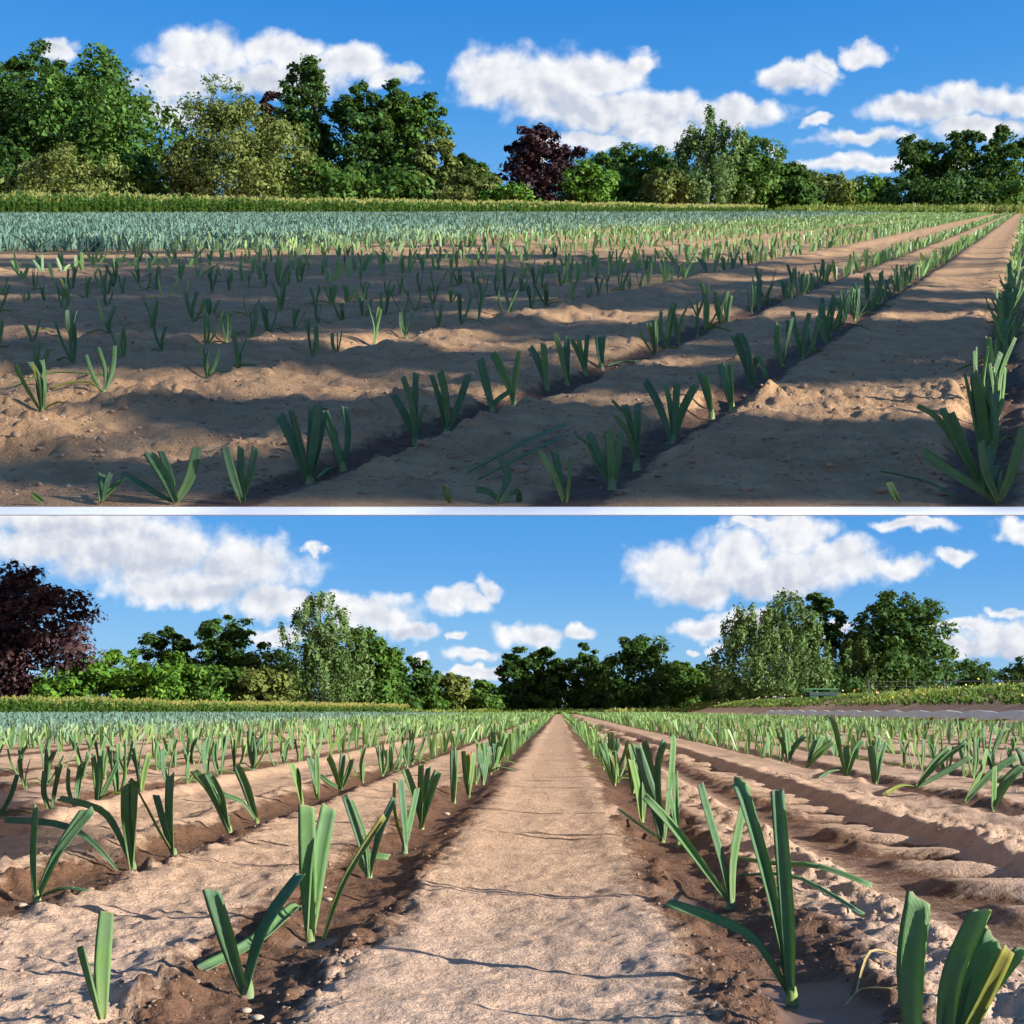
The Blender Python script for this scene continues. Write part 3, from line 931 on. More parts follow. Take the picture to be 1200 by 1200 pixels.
hero((705, 426), [([(701, 393)], 9, 'b'), ([(709, 390)], 8, 'b'), ([(712, 424, .01), (730, 421, .015), (746, 423, .01)], 5, 'b', 'lie')], 'square topped leek with a leaf on the soil, terrace row', UPP)
# ---- upper terrace, second row
hero((584, 594), [([(574, 575), (557, 570)], 8, 'b'), ([(596, 560), (588, 534)], 10, 'b'), ([(606, 575), (610, 590)], 8, 'b')], 'dark leek at the kerb beside cut leaves on terrace', UPP)
hero((526, 594), [([(524, 571)], 9, 'g')], 'lone short leek stub at the terrace kerb', UPP)
hero((662, 594), [([(648, 560), (632, 533)], 9, 'b'), ([(656, 555), (650, 528)], 9, 'b'), ([(667, 555), (668, 533)], 6, 'b')], 'leek of three thin blades at the kerb, terrace second row', UPP)
hero((717, 573), [([(706, 540), (691, 505)], 10, 'b'), ([(716, 540), (712, 503)], 12, 'g'), ([(724, 535), (729, 499)], 10, 'b'), ([(700, 545), (690, 520), (676, 509)], 4, 'g')], 'full leek of upright blades with one thread leaf, terrace', UPP)
hero((746, 547), [([(735, 510), (718, 490)], 7, 'b'), ([(741, 505), (733, 474)], 8, 'b'), ([(748, 470)], 9, 'b'), ([(740, 500), (716, 472)], 4, 'b')], 'narrow leek behind the thread leafed one, terrace', UPP)
hero((789, 512), [([(775, 475), (758, 442)], 10, 'b'), ([(785, 480), (780, 448)], 11, 'g'), ([(792, 480), (793, 450)], 9, 'b'), ([(800, 480), (815, 452)], 10, 'g'), ([(780, 520), (776, 530), (770, 545)], 5, 'g')], 'bright leek clump of four blades over wet soil, terrace', UPP)
hero((834, 480), [([(828, 455), (822, 433)], 8, 'b'), ([(830, 450), (826, 440)], 6, 'g')], 'short leaning leek between two taller ones, terrace', UPP)
hero((858, 475), [([(852, 450), (847, 423)], 9, 'b'), ([(860, 421)], 9, 'b')], 'leek of two square cut dark blades, terrace', UPP)
hero((880, 447), [([(872, 420), (861, 390)], 9, 'b'), ([(878, 415), (868, 388)], 9, 'b'), ([(886, 420), (898, 443)], 9, 'b')], 'leek with one blade folded down, terrace second row', UPP)
# ---- upper terrace, row along the bare strip
hero((1150, 572), [([(1142, 510), (1126, 442)], 11, 'g'), ([(1148, 500), (1137, 440)], 12, 'g'), ([(1155, 510), (1149, 445)], 11, 'g'), ([(1165, 510), (1160, 461)], 11, 'b'), ([(1138, 550), (1120, 520), (1102, 480)], 9, 'b'), ([(1140, 550), (1125, 510), (1114, 484)], 8, 'b'), ([(1125, 530), (1100, 490), (1076, 475)], 7, 'b')], 'sunlit bushy leek of seven blades beside the bare strip', UPP)
hero((1168, 594), [([(1140, 570), (1110, 550), (1083, 528)], 14, 'b'), ([(1150, 555), (1142, 522)], 12, 'b'), ([(1165, 560), (1164, 520)], 12, 'b'), ([(1175, 560), (1180, 556)], 18, 'b'), ([(1180, 560), (1194, 504)], 13, 'b'), ([(1158, 570), (1168, 545)], 12, 'b')], 'dense dark leek clump at the kerb beside the bare strip', UPP)
hero((1052, 594), [([(1044, 580), (1035, 569)], 9, 'b')], 'leek stub poking up at the kerb of the bare strip', UPP)

# ---- stock leeks, copied along the rows
rng = random.Random(5)
STOCK = []
for s in range(16):
    n = rng.choice((2, 3, 3, 4, 4, 5))
    parts = []
    hgt = rng.uniform(0.19, 0.27)
    lean = rng.uniform(-0.15, 0.15)
    for k in range(n):
        f_ = (k / (n - 1) - 0.5) * 2 if n > 1 else 0
        a = f_ * rng.uniform(0.10, 0.38) + lean + rng.uniform(-0.08, 0.08)
        L = hgt * rng.uniform(0.82, 1.05) / max(0.75, math.cos(a))
        d = Vector((math.sin(a), rng.uniform(-0.12, 0.12), math.cos(a)))
        bend = rng.uniform(-0.02, 0.03) * (1 if a > 0 else -1)
        mid = d * L * 0.5 + Vector((-bend, 0, 0))
        fa = rng.uniform(-1.1, 1.1)
        me = blade_mesh([Vector((0, 0, 0.005)), mid, d * L], rng.uniform(0.016, 0.030), Vector((math.sin(fa), -math.cos(fa), 0.1)).normalized(), rng.uniform(0.3, 0.8), rng.uniform(-0.5, 0.5), rings=7)
        me.materials.append(rng.choice((M_LEEK, M_LEEK, M_LEEK, M_LEEK_BLUE, M_LEEK_BLUE)) if rng.random() > 0.05 else M_LEEK_YEL)
        parts.append(me)
    if rng.random() < 0.3:
        sx = rng.choice((-1, 1))
        me = blade_mesh([Vector((0, 0, 0.01)), Vector((sx * 0.06, 0.0, 0.05)), Vector((sx * 0.15, 0.02, 0.03)), Vector((sx * 0.21, 0.03, 0.0))], 0.014, Vector((0, -0.3, 1)).normalized(), 0.5, 0.1, rings=7)
        me.materials.append(rng.choice((M_LEEK, M_LEEK_YEL)))
        parts.append(me)
    STOCK.append(parts)


def stock_leek(loc, rz, sc_, label, group, k):
    e = empty('leek', loc, rz)
    e.scale = (sc_, sc_, sc_)
    tag(e, label, 'leek', group)
    o = obj('stem', STEM, None, e)
    for me in STOCK[k % len(STOCK)]:
        obj('leaf', me, None, e)
    return e


def row_places(rows, dir_, y_first, spacing, ymax, height, zfun, seed, umin, umax, slope=0.0):
    out = []
    r_ = random.Random(seed)
    for q in rows:
        y = y_first.get(q, 1.5)
        while y < ymax:
            y += spacing * r_.uniform(0.55, 1.5)
            rr = q + r_.gauss(0, 0.018)
            x = rr + dir_ * y
            u = x / y
            if umin < u < umax and r_.random() > 0.05:
                out.append((x, y, q))
    return out


LP = row_places(LROWS, ROWDIR, {-0.45: 6.9, -1.13: 7.2, 0.34: 6.8, 1.8: 10.0, -2.1: 4.6, -2.8: 6.0}, 0.33, 130, None, None, 3, -0.52, 0.50)
UPL = row_places([q * US for q in UROWS], UDIR, {-1.17 * US: 4.75, -2.0 * US: 5.2, -0.12 * US: 3.0}, 0.23, 118, None, None, 4, -0.56, 0.404)
UPL = [(x, y, UROWS[[round(a * US, 6) for a in UROWS].index(round(q, 6))]) for (x, y, q) in UPL if y > UNEAR + 0.1]
# the 300 that show largest are plants of their own (the ones read from the photograph included)
n_hero = sum(1 for o in C.objects if o.name.split('.')[0] == 'leek')
allp = [(p[1] * 1.0, 'L', p) for p in LP] + [(p[1] * 1.0, 'U', p) for p in UPL]
allp.sort(key=lambda a: a[0] + (500 if abs(a[2][0] / a[2][1]) > 0.41 else 0))
N_IND = 300 - n_hero
rr = random.Random(9)
LAB_L = {-0.45: 'young leek in the row between bare path and dry ridge', -1.13: 'young leek on the dry ridge beside the bare path row', 0.34: 'young leek in the row between bare path and tyre tracks',
         1.8: 'young leek in the row just beyond the tyre tracks', 2.47: 'young leek in the second row beyond the tyre tracks', 3.14: 'young leek in the third row beyond the tyre tracks',
         -2.1: 'young leek in the first row past the dry ridge and its wheel rut', -2.8: 'young leek in the second row past the dry ridge', -3.5: 'young leek in the third row past the dry ridge',
         -4.85: 'young leek in the last row but one before the older leeks', -5.55: 'young leek in the row bordering the older blue green leeks'}
LAB_U = {-0.12: 'shaded young leek in the row closing the bare strip of the terrace', -1.17: 'young leek in the terrace row lining the bare strip', -2.0: 'young leek in the furrowed terrace row before the wheel ridge',
         -3.71: 'young leek in the first terrace row behind the wheel ridge', -4.6: 'young leek in the second terrace row behind the wheel ridge', -5.45: 'young leek in the third terrace row behind the wheel ridge',
         -7.15: 'young leek in the fourth terrace row behind the wheel ridge', -8.0: 'young leek in the fifth terrace row behind the wheel ridge'}


def zl(x, y):
    return lower_height(x, y)[0]


lx = np.array([a[2][0] for a in allp]); ly = np.array([a[2][1] for a in allp])
isl = np.array([a[1] == 'L' for a in allp])
zz = np.where(isl, zl(lx, ly), plane_z(ly) + upper_height(lx, ly)[0])
for i, (key, side, (x, y, q)) in enumerate(allp[:N_IND]):
    if side == 'L':
        lab = LAB_L.get(q, 'young leek in the sunlit rows between path and blue green old leeks' if q < 0 else 'young leek in the sunlit rows towards the grassy bank')
    else:
        lab = LAB_U.get(q, 'young leek on the dappled terrace beds behind the wheel ridge')
    stock_leek((x, y, float(zz[i]) - 0.004), rr.uniform(-0.6, 0.6) + rr.choice((0, math.pi)), rr.uniform(0.82, 1.2) * (1.0 if side == 'L' else 0.86 if q > -3 else 0.70), lab, lab.replace('young leek', 'young leeks'), rr.randrange(16))


def blades_mass(name, x, y, z, h, nblade, width, spread, seed, bend=0.25, tint=None):
    """many small plants of a few bent blades each, in one mesh"""
    g = np.random.default_rng(seed)
    n = len(x)
    N = n * nblade
    X, Y, Z = np.repeat(x, nblade), np.repeat(y, nblade), np.repeat(z, nblade)
    Hh = np.repeat(h, nblade) * g.uniform(0.75, 1.1, N)
    az = g.uniform(0, 2 * np.pi, N)
    ln = np.abs(g.normal(0, spread, N))
    dx, dy = np.cos(az) * ln, np.sin(az) * ln
    fa = g.uniform(0, np.pi, N)
    wx, wy = np.cos(fa), np.sin(fa)
    W = (np.repeat(width, nblade) if np.ndim(width) else np.full(N, width)) * g.uniform(0.7, 1.2, N) * 0.5
    levels = [(0.0, 0.45), (0.5, 1.0), (1.0, 0.7)]
    v = np.zeros((N, 6, 3))
    for k, (t, w) in enumerate(levels):
        b2 = 1 + bend * t
        cx = X + dx * Hh * t * b2
        cy = Y + dy * Hh * t * b2
        czv = Z + Hh * (t - 0.25 * ln * t * t) - 0.01 * (k == 0)
        v[:, 2 * k] = np.stack([cx - wx * W * w, cy - wy * W * w, czv], 1)
        v[:, 2 * k + 1] = np.stack([cx + wx * W * w, cy + wy * W * w, czv], 1)
    idx = np.arange(N)[:, None] * 6
    f = np.concatenate([idx + np.array([[0, 1, 3, 2]]), idx + np.array([[2, 3, 5, 4]])])
    tn = np.repeat(g.uniform(0, 1, n) * 0.6, nblade) + g.uniform(0, 0.4, N)
    if tint is not None:
        tn = np.clip(np.repeat(tint, nblade) + (tn - 0.5) * 0.5, 0, 1)
    return mesh_np(name, v.reshape(-1, 3), f, {'tint': np.repeat(tn, 6)})


M_LEEK_FAR = foliage('leek_far', [(0.0, (0.085, 0.185, 0.09)), (0.5, (0.16, 0.29, 0.10)), (1.0, (0.31, 0.41, 0.13))], 0.33, 0.45)
M_OLD = foliage('old_leek', [(0.0, (0.080, 0.155, 0.130)), (0.5, (0.135, 0.235, 0.185)), (0.8, (0.18, 0.28, 0.18)), (1.0, (0.26, 0.35, 0.14))], 0.2, 0.6, 0.15)
rest = allp[N_IND:]
rx, ry, rz_ = lx[N_IND:], ly[N_IND:], zz[N_IND:]
sel = isl[N_IND:]
g0 = np.random.default_rng(2)
for nm, s_, lab in (('distant_leeks', sel, 'rows of young leeks running to the far end of the sunlit field'),
                    ('distant_leeks', ~sel, 'rows of young leeks running to the far end of the terrace')):
    x_, y_, z_ = rx[s_], ry[s_], rz_[s_]
    me = blades_mass(nm, x_, y_, z_, g0.uniform(0.19, 0.27, len(x_)) * (1.0 if lab.endswith('field') else 0.72), 3, 0.028 + y_ * 0.00035, 0.3, 12)
    tag(obj(nm, me, M_LEEK_FAR), lab, 'leeks', None, 'stuff')

# ---- the older, blue green leeks


def old_leeks(name, n, ylo, yhi, dir_, rlo, rhi, zf, seed, lab, h=(0.3, 0.42), umin=-0.52):
    g = np.random.default_rng(seed)
    y = 1 / g.uniform(1 / yhi, 1 / ylo, n)
    mix = g.random(n) < 0.6
    y = np.where(mix, g.uniform(ylo, yhi, n), y)
    u = g.uniform(umin, 0.40, n)
    x = u * y
    r = x - dir_ * y
    r = np.round(r / 0.6) * 0.6 + g.normal(0, 0.05, n)
    x = r + dir_ * y
    ok = (r < rhi + g.normal(0, 0.4, n)) & (r > rlo)
    x, y, r = x[ok], y[ok], r[ok]
    z = zf(x, y)
    deep = np.clip((rhi - r) / 5.0, 0, 1)
    hh = g.uniform(h[0], h[1], len(x)) * (0.7 + 0.3 * deep)
    tint = np.clip(0.85 - 0.6 * deep + g.normal(0, 0.12, len(x)), 0, 1)
    me = blades_mass(name, x, y, z, hh, 3, 0.022 + 0.00052 * y, 0.36, seed + 1, 0.5, tint)
    tag(obj(name, me, M_OLD), lab, 'leeks', None, 'stuff')


old_leeks('older_leeks', 17000, 9, 118, ROWDIR, -80, -6.3, zl, 21, 'dense blue green older leeks covering the sunlit field', (0.22, 0.31))
old_leeks('older_leeks', 31000, 17, 118, UDIR, -110, -13.2 * US, lambda x, y: plane_z(y) + upper_height(x, y)[0], 22, 'dense blue green older leeks covering the back of the terrace', (0.20, 0.29))

# ------------------------------------------------------------------ maize
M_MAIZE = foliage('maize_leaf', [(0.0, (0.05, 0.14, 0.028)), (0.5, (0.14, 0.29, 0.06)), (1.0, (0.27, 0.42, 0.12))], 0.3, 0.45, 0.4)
M_TASSEL = foliage('maize_tassel', [(0.0, (0.34, 0.33, 0.09)), (1.0, (0.56, 0.50, 0.16))], 0.25, 0.7)


def maize(p0, p1, rows, step, h0, h1, zf, seed, lab):
    """a maize field whose front edge runs from p0 to p1; leaves and tassels are one mass"""
    g = np.random.default_rng(seed)
    P0, P1 = np.array(p0), np.array(p1)
    L = np.linalg.norm(P1 - P0)
    dirv = (P1 - P0) / L
    back = np.array([-dirv[1], dirv[0]])
    pts = []
    for k in range(rows):
        s = np.arange(0, L, step) + g.uniform(0, step)
        s = s + g.normal(0, 0.06, len(s))
        q = P0 + np.outer(s, dirv) + back * (k * 0.75) + g.normal(0, 0.06, (len(s), 2))
        pts.append(np.concatenate([q, (s / L)[:, None]], 1))
    pts = np.concatenate(pts)
    x, y = pts[:, 0], pts[:, 1]
    z = zf(x, y)
    n = len(x)
    H = (h0 + (h1 - h0) * pts[:, 2]) * g.uniform(0.82, 1.10, n) * (1 + 0.22 * vnoise(x / 2.5, y / 2.5, 3) + 0.15 * vnoise(x / 9, y / 9, 4))
    nl = 9
    N = n * nl
    X, Y, Z, HH = (np.repeat(a, nl) for a in (x, y, z, H))
    lev = np.tile(np.linspace(0.12, 0.82, nl), n) + g.normal(0, 0.03, N)
    az = g.uniform(0, 2 * np.pi, N)
    ln = HH * g.uniform(0.26, 0.42, N)
    W = 0.085 * g.uniform(0.8, 1.2, N)
    dx, dy = np.cos(az), np.sin(az)
    v = np.zeros((N, 6, 3))
    for k, (t, up, w) in enumerate(((0, 0, 0.7), (0.5, 0.42, 1.0), (1.0, 0.12, 0.15))):
        cx, cy, cz = X + dx * ln * t, Y + dy * ln * t, Z + HH * lev + ln * up
        v[:, 2 * k] = np.stack([cx - dy * W * w, cy + dx * W * w, cz], 1)
        v[:, 2 * k + 1] = np.stack([cx + dy * W * w, cy - dx * W * w, cz], 1)
    idx = np.arange(N)[:, None] * 6
    f = np.concatenate([idx + np.array([[0, 1, 3, 2]]), idx + np.array([[2, 3, 5, 4]])])
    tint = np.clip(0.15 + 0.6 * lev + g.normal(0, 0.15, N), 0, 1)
    # stalks
    sv = np.zeros((n, 4, 3))
    sv[:, 0] = np.stack([x - 0.02, y, z], 1); sv[:, 1] = np.stack([x + 0.02, y, z], 1)
    sv[:, 2] = np.stack([x + 0.01, y, z + H * 0.93], 1); sv[:, 3] = np.stack([x - 0.01, y, z + H * 0.93], 1)
    o1 = N * 6
    sf = o1 + np.arange(n)[:, None] * 4 + np.array([[0, 1, 2, 3]])
    # tassels: five thin spikes each
    nt = 5
    M = n * nt
    tx, ty, tz = np.repeat(x, nt), np.repeat(y, nt), np.repeat(z + H * np.where(g.random(n) < 0.75, 0.86, 0.62), nt)
    a = g.uniform(0, 2 * np.pi, M)
    sp = g.uniform(0.02, 0.16, M)
    up = g.uniform(0.12, 0.34, M)
    tv = np.zeros((M, 4, 3))
    ww = 0.028
    tv[:, 0] = np.stack([tx - ww, ty, tz], 1); tv[:, 1] = np.stack([tx + ww, ty, tz], 1)
    tv[:, 2] = np.stack([tx + np.cos(a) * sp + ww, ty + np.sin(a) * sp, tz + up], 1)
    tv[:, 3] = np.stack([tx + np.cos(a) * sp - ww, ty + np.sin(a) * sp, tz + up], 1)
    o2 = o1 + 4 * n
    tf = o2 + np.arange(M)[:, None] * 4 + np.array([[0, 1, 2, 3]])
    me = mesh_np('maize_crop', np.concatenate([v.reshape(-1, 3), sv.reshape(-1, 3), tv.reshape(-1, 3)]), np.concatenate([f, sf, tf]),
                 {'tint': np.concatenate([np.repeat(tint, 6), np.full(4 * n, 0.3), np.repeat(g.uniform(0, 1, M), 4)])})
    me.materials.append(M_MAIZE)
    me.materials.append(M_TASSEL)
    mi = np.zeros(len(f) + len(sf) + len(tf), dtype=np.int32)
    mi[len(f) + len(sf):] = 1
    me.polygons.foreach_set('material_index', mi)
    tag(obj('maize_crop', me, None), lab, 'maize', None, 'stuff')


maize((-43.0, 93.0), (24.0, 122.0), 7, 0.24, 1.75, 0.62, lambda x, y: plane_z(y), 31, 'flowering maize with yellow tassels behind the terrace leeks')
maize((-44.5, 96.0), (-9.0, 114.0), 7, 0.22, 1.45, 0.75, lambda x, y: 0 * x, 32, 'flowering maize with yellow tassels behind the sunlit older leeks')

# ------------------------------------------------------------------ trees
GREENS = {
    'dark': [(0.0, (0.021, 0.054, 0.014)), (0.5, (0.041, 0.098, 0.022)), (1.0, (0.077, 0.156, 0.034))],
    'mid': [(0.0, (0.033, 0.081, 0.015)), (0.5, (0.065, 0.144, 0.025)), (1.0, (0.125, 0.225, 0.037))],
    'bright': [(0.0, (0.037, 0.100, 0.015)), (0.5, (0.081, 0.188, 0.022)), (1.0, (0.163, 0.288, 0.035))],
    'olive': [(0.0, (0.073, 0.100, 0.025)), (0.5, (0.138, 0.169, 0.043)), (1.0, (0.213, 0.237, 0.069))],
    'birch': [(0.0, (0.056, 0.106, 0.035)), (0.5, (0.106, 0.175, 0.056)), (1.0, (0.175, 0.250, 0.088))],
    'copper': [(0.0, (0.020, 0.010, 0.014)), (0.5, (0.044, 0.022, 0.026)), (1.0, (0.095, 0.048, 0.044))],
    'pale': [(0.0, (0.088, 0.150, 0.075)), (0.5, (0.163, 0.237, 0.112)), (1.0, (0.275, 0.338, 0.163))],
}
M_TREE = {}
for k_, st in GREENS.items():
    m_ = foliage('foliage_' + k_, st, 0.2 if k_ != 'copper' else 0.1, 0.6, 0.12)
    if k_ == 'copper':
        for nd in m_.node_tree.nodes:
            if nd.type == 'MIX':
                nd.inputs[7].default_value = (0.11, 0.04, 0.035, 1)
    M_TREE[k_] = m_
M_BARK = simple('bark', (0.10, 0.085, 0.065), 0.9, 0.2, 9, 0.4)
M_BARK_BIRCH = simple('birch_bark', (0.13, 0.12, 0.10), 0.8, 0.2, 5, 0.5)


def leaf_cards(cen, nrm, size, g, aspect=0.62):
    n = len(cen)
    r_ = g.normal(0, 1, (n, 3))
    t = np.cross(nrm, r_)
    t /= np.linalg.norm(t, axis=1)[:, None] + 1e-9
    b_ = np.cross(nrm, t)
    a = (size * 0.5)[:, None]
    c = a * aspect
    mid = nrm * (size * 0.10)[:, None]
    v = np.stack([cen - t * a, cen + b_ * c + mid, cen + t * a, cen - b_ * c + mid], 1)
    f = np.arange(n)[:, None] * 4 + np.array([[0, 1, 2, 3]])
    return v.reshape(-1, 3), f


def tube(v, f, p0, p1, r0, r1, seg=6, steps=3, wob=0.0, rg=None):
    p0, p1 = Vector(p0), Vector(p1)
    ax = (p1 - p0).normalized()
    s = ax.orthogonal().normalized()
    t = ax.cross(s)
    base = len(v)
    for i in range(steps + 1):
        k = i / steps
        c = p0.lerp(p1, k)
        if wob and rg and 0 < i < steps:
            c = c + Vector((rg.uniform(-wob, wob), rg.uniform(-wob, wob), 0))
        r_ = r0 + (r1 - r0) * k
        for j in range(seg):
            a = 2 * math.pi * j / seg
            v.append(tuple(c + (s * math.cos(a) + t * math.sin(a)) * r_))
    for i in range(steps):
        for j in range(seg):
            f.append((base + i * seg + j, base + i * seg + (j + 1) % seg, base + (i + 1) * seg + (j + 1) % seg, base + (i + 1) * seg + j))


def tree(name, label, pos, H, W, kind, colour, seed, cat='tree', group=None, leaf=0.42, nclump=None, per=None, clumps=None, high=False):
    """trunk with limbs and a crown of leaf clumps; local origin at the foot"""
    g = np.random.default_rng(seed)
    rg = random.Random(seed)
    Rw = W * 0.5
    flat, cb, cl = 0.75, 0.10, 0.16
    if kind == 'broad':
        prof = lambda t: np.clip(1.25 * (t + 0.10) ** 0.40 * (1 - t) ** 0.42, 0, 1.05)
        N, P = 190, 56
    elif kind == 'alder':
        prof = lambda t: np.clip(1.12 * (t + 0.3) ** 0.25 * (1.03 - t) ** 0.55, 0.06, 1.0)
        N, P, flat, cl, cb = 180, 56, 0.55, 0.15, 0.02
    elif kind == 'copper':
        prof = lambda t: np.clip(1.25 * (t + 0.16) ** 0.45 * (1 - t) ** 0.50, 0, 1.05)
        N, P, flat, cl, cb = 210, 54, 0.42, 0.14, 0.02
    elif kind == 'birch':
        prof = lambda t: np.clip(np.sin(np.pi * (0.22 + 0.72 * t)) ** 0.7, 0.1, 1)
        N, P, flat, cl, cb = 180, 84, 1.0, 0.135, 0.06
    elif kind == 'willow':
        prof = lambda t: np.clip(np.sqrt(np.clip(1 - (1.05 * t) ** 2.2, 0, 1)) * (0.85 + 0.2 * t), 0.08, 1)
        N, P, flat, cl, cb = 220, 60, 0.8, 0.11, 0.02
    elif kind == 'airy':
        prof = lambda t: np.clip(1.2 * (t + 0.1) ** 0.5 * (1 - t) ** 0.35, 0.05, 1)
        N, P, flat, cl, cb = 90, 22, 0.9, 0.10, 0.2
    else:   # shrub
        prof = lambda t: np.clip(np.sqrt(np.clip(1 - t ** 2.4, 0, 1)) * (0.9 + 0.15 * t), 0.1, 1)
        N, P, flat, cl, cb = 105, 56, 0.75, 0.18, 0.0
    N = nclump or N
    P = per or P
    if clumps is None:
        N = int(N * min(2.0, max(0.6, W * H / 125.0)))
        t = g.uniform(0, 1, N) ** (0.85)
        th = g.uniform(0, 2 * np.pi, N)
        K = {'broad': 7, 'alder': 6, 'copper': 7, 'shrub': 5, 'willow': 6, 'birch': 3}.get(kind, 4)
        # the crown is a bundle of leaders of unequal height and reach
        la = np.arange(K) * 2.4 + g.uniform(0, 1.2, K)
        lr = Rw * (0.62 if kind in ('alder', 'broad', 'copper') else 0.5) * np.sqrt(np.linspace(0.0, 1, K))
        lh = np.clip(1.0 - 0.36 * (lr / Rw) * g.uniform(0.3, 1.6, K), 0.55, 1.0)
        lh[0] = 1.0
        lw = Rw * (0.64 if kind == 'alder' else 0.95 if kind == 'birch' else 0.72) * g.uniform(0.8, 1.15, K)
        if kind == 'alder':
            lh = np.clip(lh + g.normal(0, 0.06, K), 0.6, 1.0)
            lw *= 0.95
        who = g.integers(0, K, N)
        lobes = 1 + 0.14 * np.sin(th * 3 + seed) * np.sin(t * 9 + seed * 2) + g.normal(0, 0.10, N)
        rad = lw[who] * prof(t) * lobes * (0.15 + 0.85 * np.sqrt(g.uniform(0, 1, N)))
        cz = H * lh[who] * (cb + (0.985 - cb) * t) - cl * 0.2 * W * flat
        sway = 0.35 + 0.65 * np.clip(t * 2.5, 0, 1)
        cen = np.stack([rad * np.cos(th) + lr[who] * np.cos(la[who]) * sway, rad * np.sin(th) + lr[who] * np.sin(la[who]) * sway, cz], 1)
        cr = W * cl * 0.85 * g.uniform(0.6, 1.25, N) * (0.65 + 0.6 * (1 - t))
    else:
        cen = np.array([c[:3] for c in clumps], dtype=float)
        cr = np.array([c[3] for c in clumps], dtype=float)
        N = len(cen)
    n = N * P
    ci = np.repeat(np.arange(N), P)
    d = g.normal(0, 1, (n, 3))
    d /= np.linalg.norm(d, axis=1)[:, None]
    rr_ = cr[ci] * (0.25 + 0.8 * g.uniform(0, 1, n) ** 0.6)
    off = d * rr_[:, None]
    off[:, 2] *= flat
    if kind == 'birch':
        off[:, :2] *= 0.75
        off[:, 2] -= g.uniform(0, 1, n) ** 1.2 * np.minimum(cr[ci] * 2.6, cen[ci, 2] * 0.55)
    if kind == 'copper':
        off[:, 2] -= 0.18 * np.hypot(off[:, 0], off[:, 1])
    c = cen[ci] + off
    c[:, 2] = np.maximum(c[:, 2], 0.12)
    outw = cen[ci] - np.array([0, 0, H * 0.45])
    outw /= np.linalg.norm(outw, axis=1)[:, None] + 1e-9
    nn = d * 0.6 + outw * 0.35 + np.array([0, 0, 0.45]) + g.normal(0, 0.5, (n, 3))
    if kind == 'birch':
        nn = d * np.array([0.8, 0.8, 0.2]) + outw * 0.4 + g.normal(0, 0.5, (n, 3))
    nn /= np.linalg.norm(nn, axis=1)[:, None]
    inner = 1 - np.clip(rr_ / (cr[ci] * 1.05), 0, 1)            # leaves enlarged inside to close sky gaps, fine ones at the rim
    sz = leaf * np.clip(g.lognormal(-0.22, 0.36, n), 0.3, 1.5) * (1 + 0.9 * inner)
    v, f = leaf_cards(c, nn, sz, g, 0.45 if kind in ('birch', 'willow') else 0.62)
    tint = np.clip(0.45 + g.normal(0, 0.16, N)[ci] + g.normal(0, 0.14, n), 0, 1)
    e = empty(name, pos)
    tag(e, label, cat, group)
    me = mesh_np('crown', v, f, {'tint': np.repeat(tint, 4)})
    obj('crown', me, M_TREE[colour], e)
    tv, tf = [], []
    tr = max(0.05, H * (0.010 if high else 0.017))
    top = H if high else H * (0.86 if kind in ('alder', 'birch', 'airy') else 0.6)
    tube(tv, tf, (0, 0, -0.3), (rg.uniform(-.3, .3), rg.uniform(-.3, .3), top), tr, tr * 0.25, 7, 5, 0.12, rg)
    for k in range(N if high else 12 if kind == 'airy' else 9):
        q = cen[k if high else rg.randrange(N)]
        z0 = q[2] - 0.25 if high else min(q[2] * rg.uniform(0.35, 0.7), top * 0.9)
        tube(tv, tf, (0, 0, z0), tuple(q), tr * (0.2 if high else 0.42), tr * 0.10, 5, 3, 0.03 if high else 0.1, rg)
    me = bpy.data.meshes.new('trunk')
    me.from_pydata(tv, [], tf)
    obj('trunk', me, M_BARK_BIRCH if kind == 'birch' else M_BARK, e)
    return e


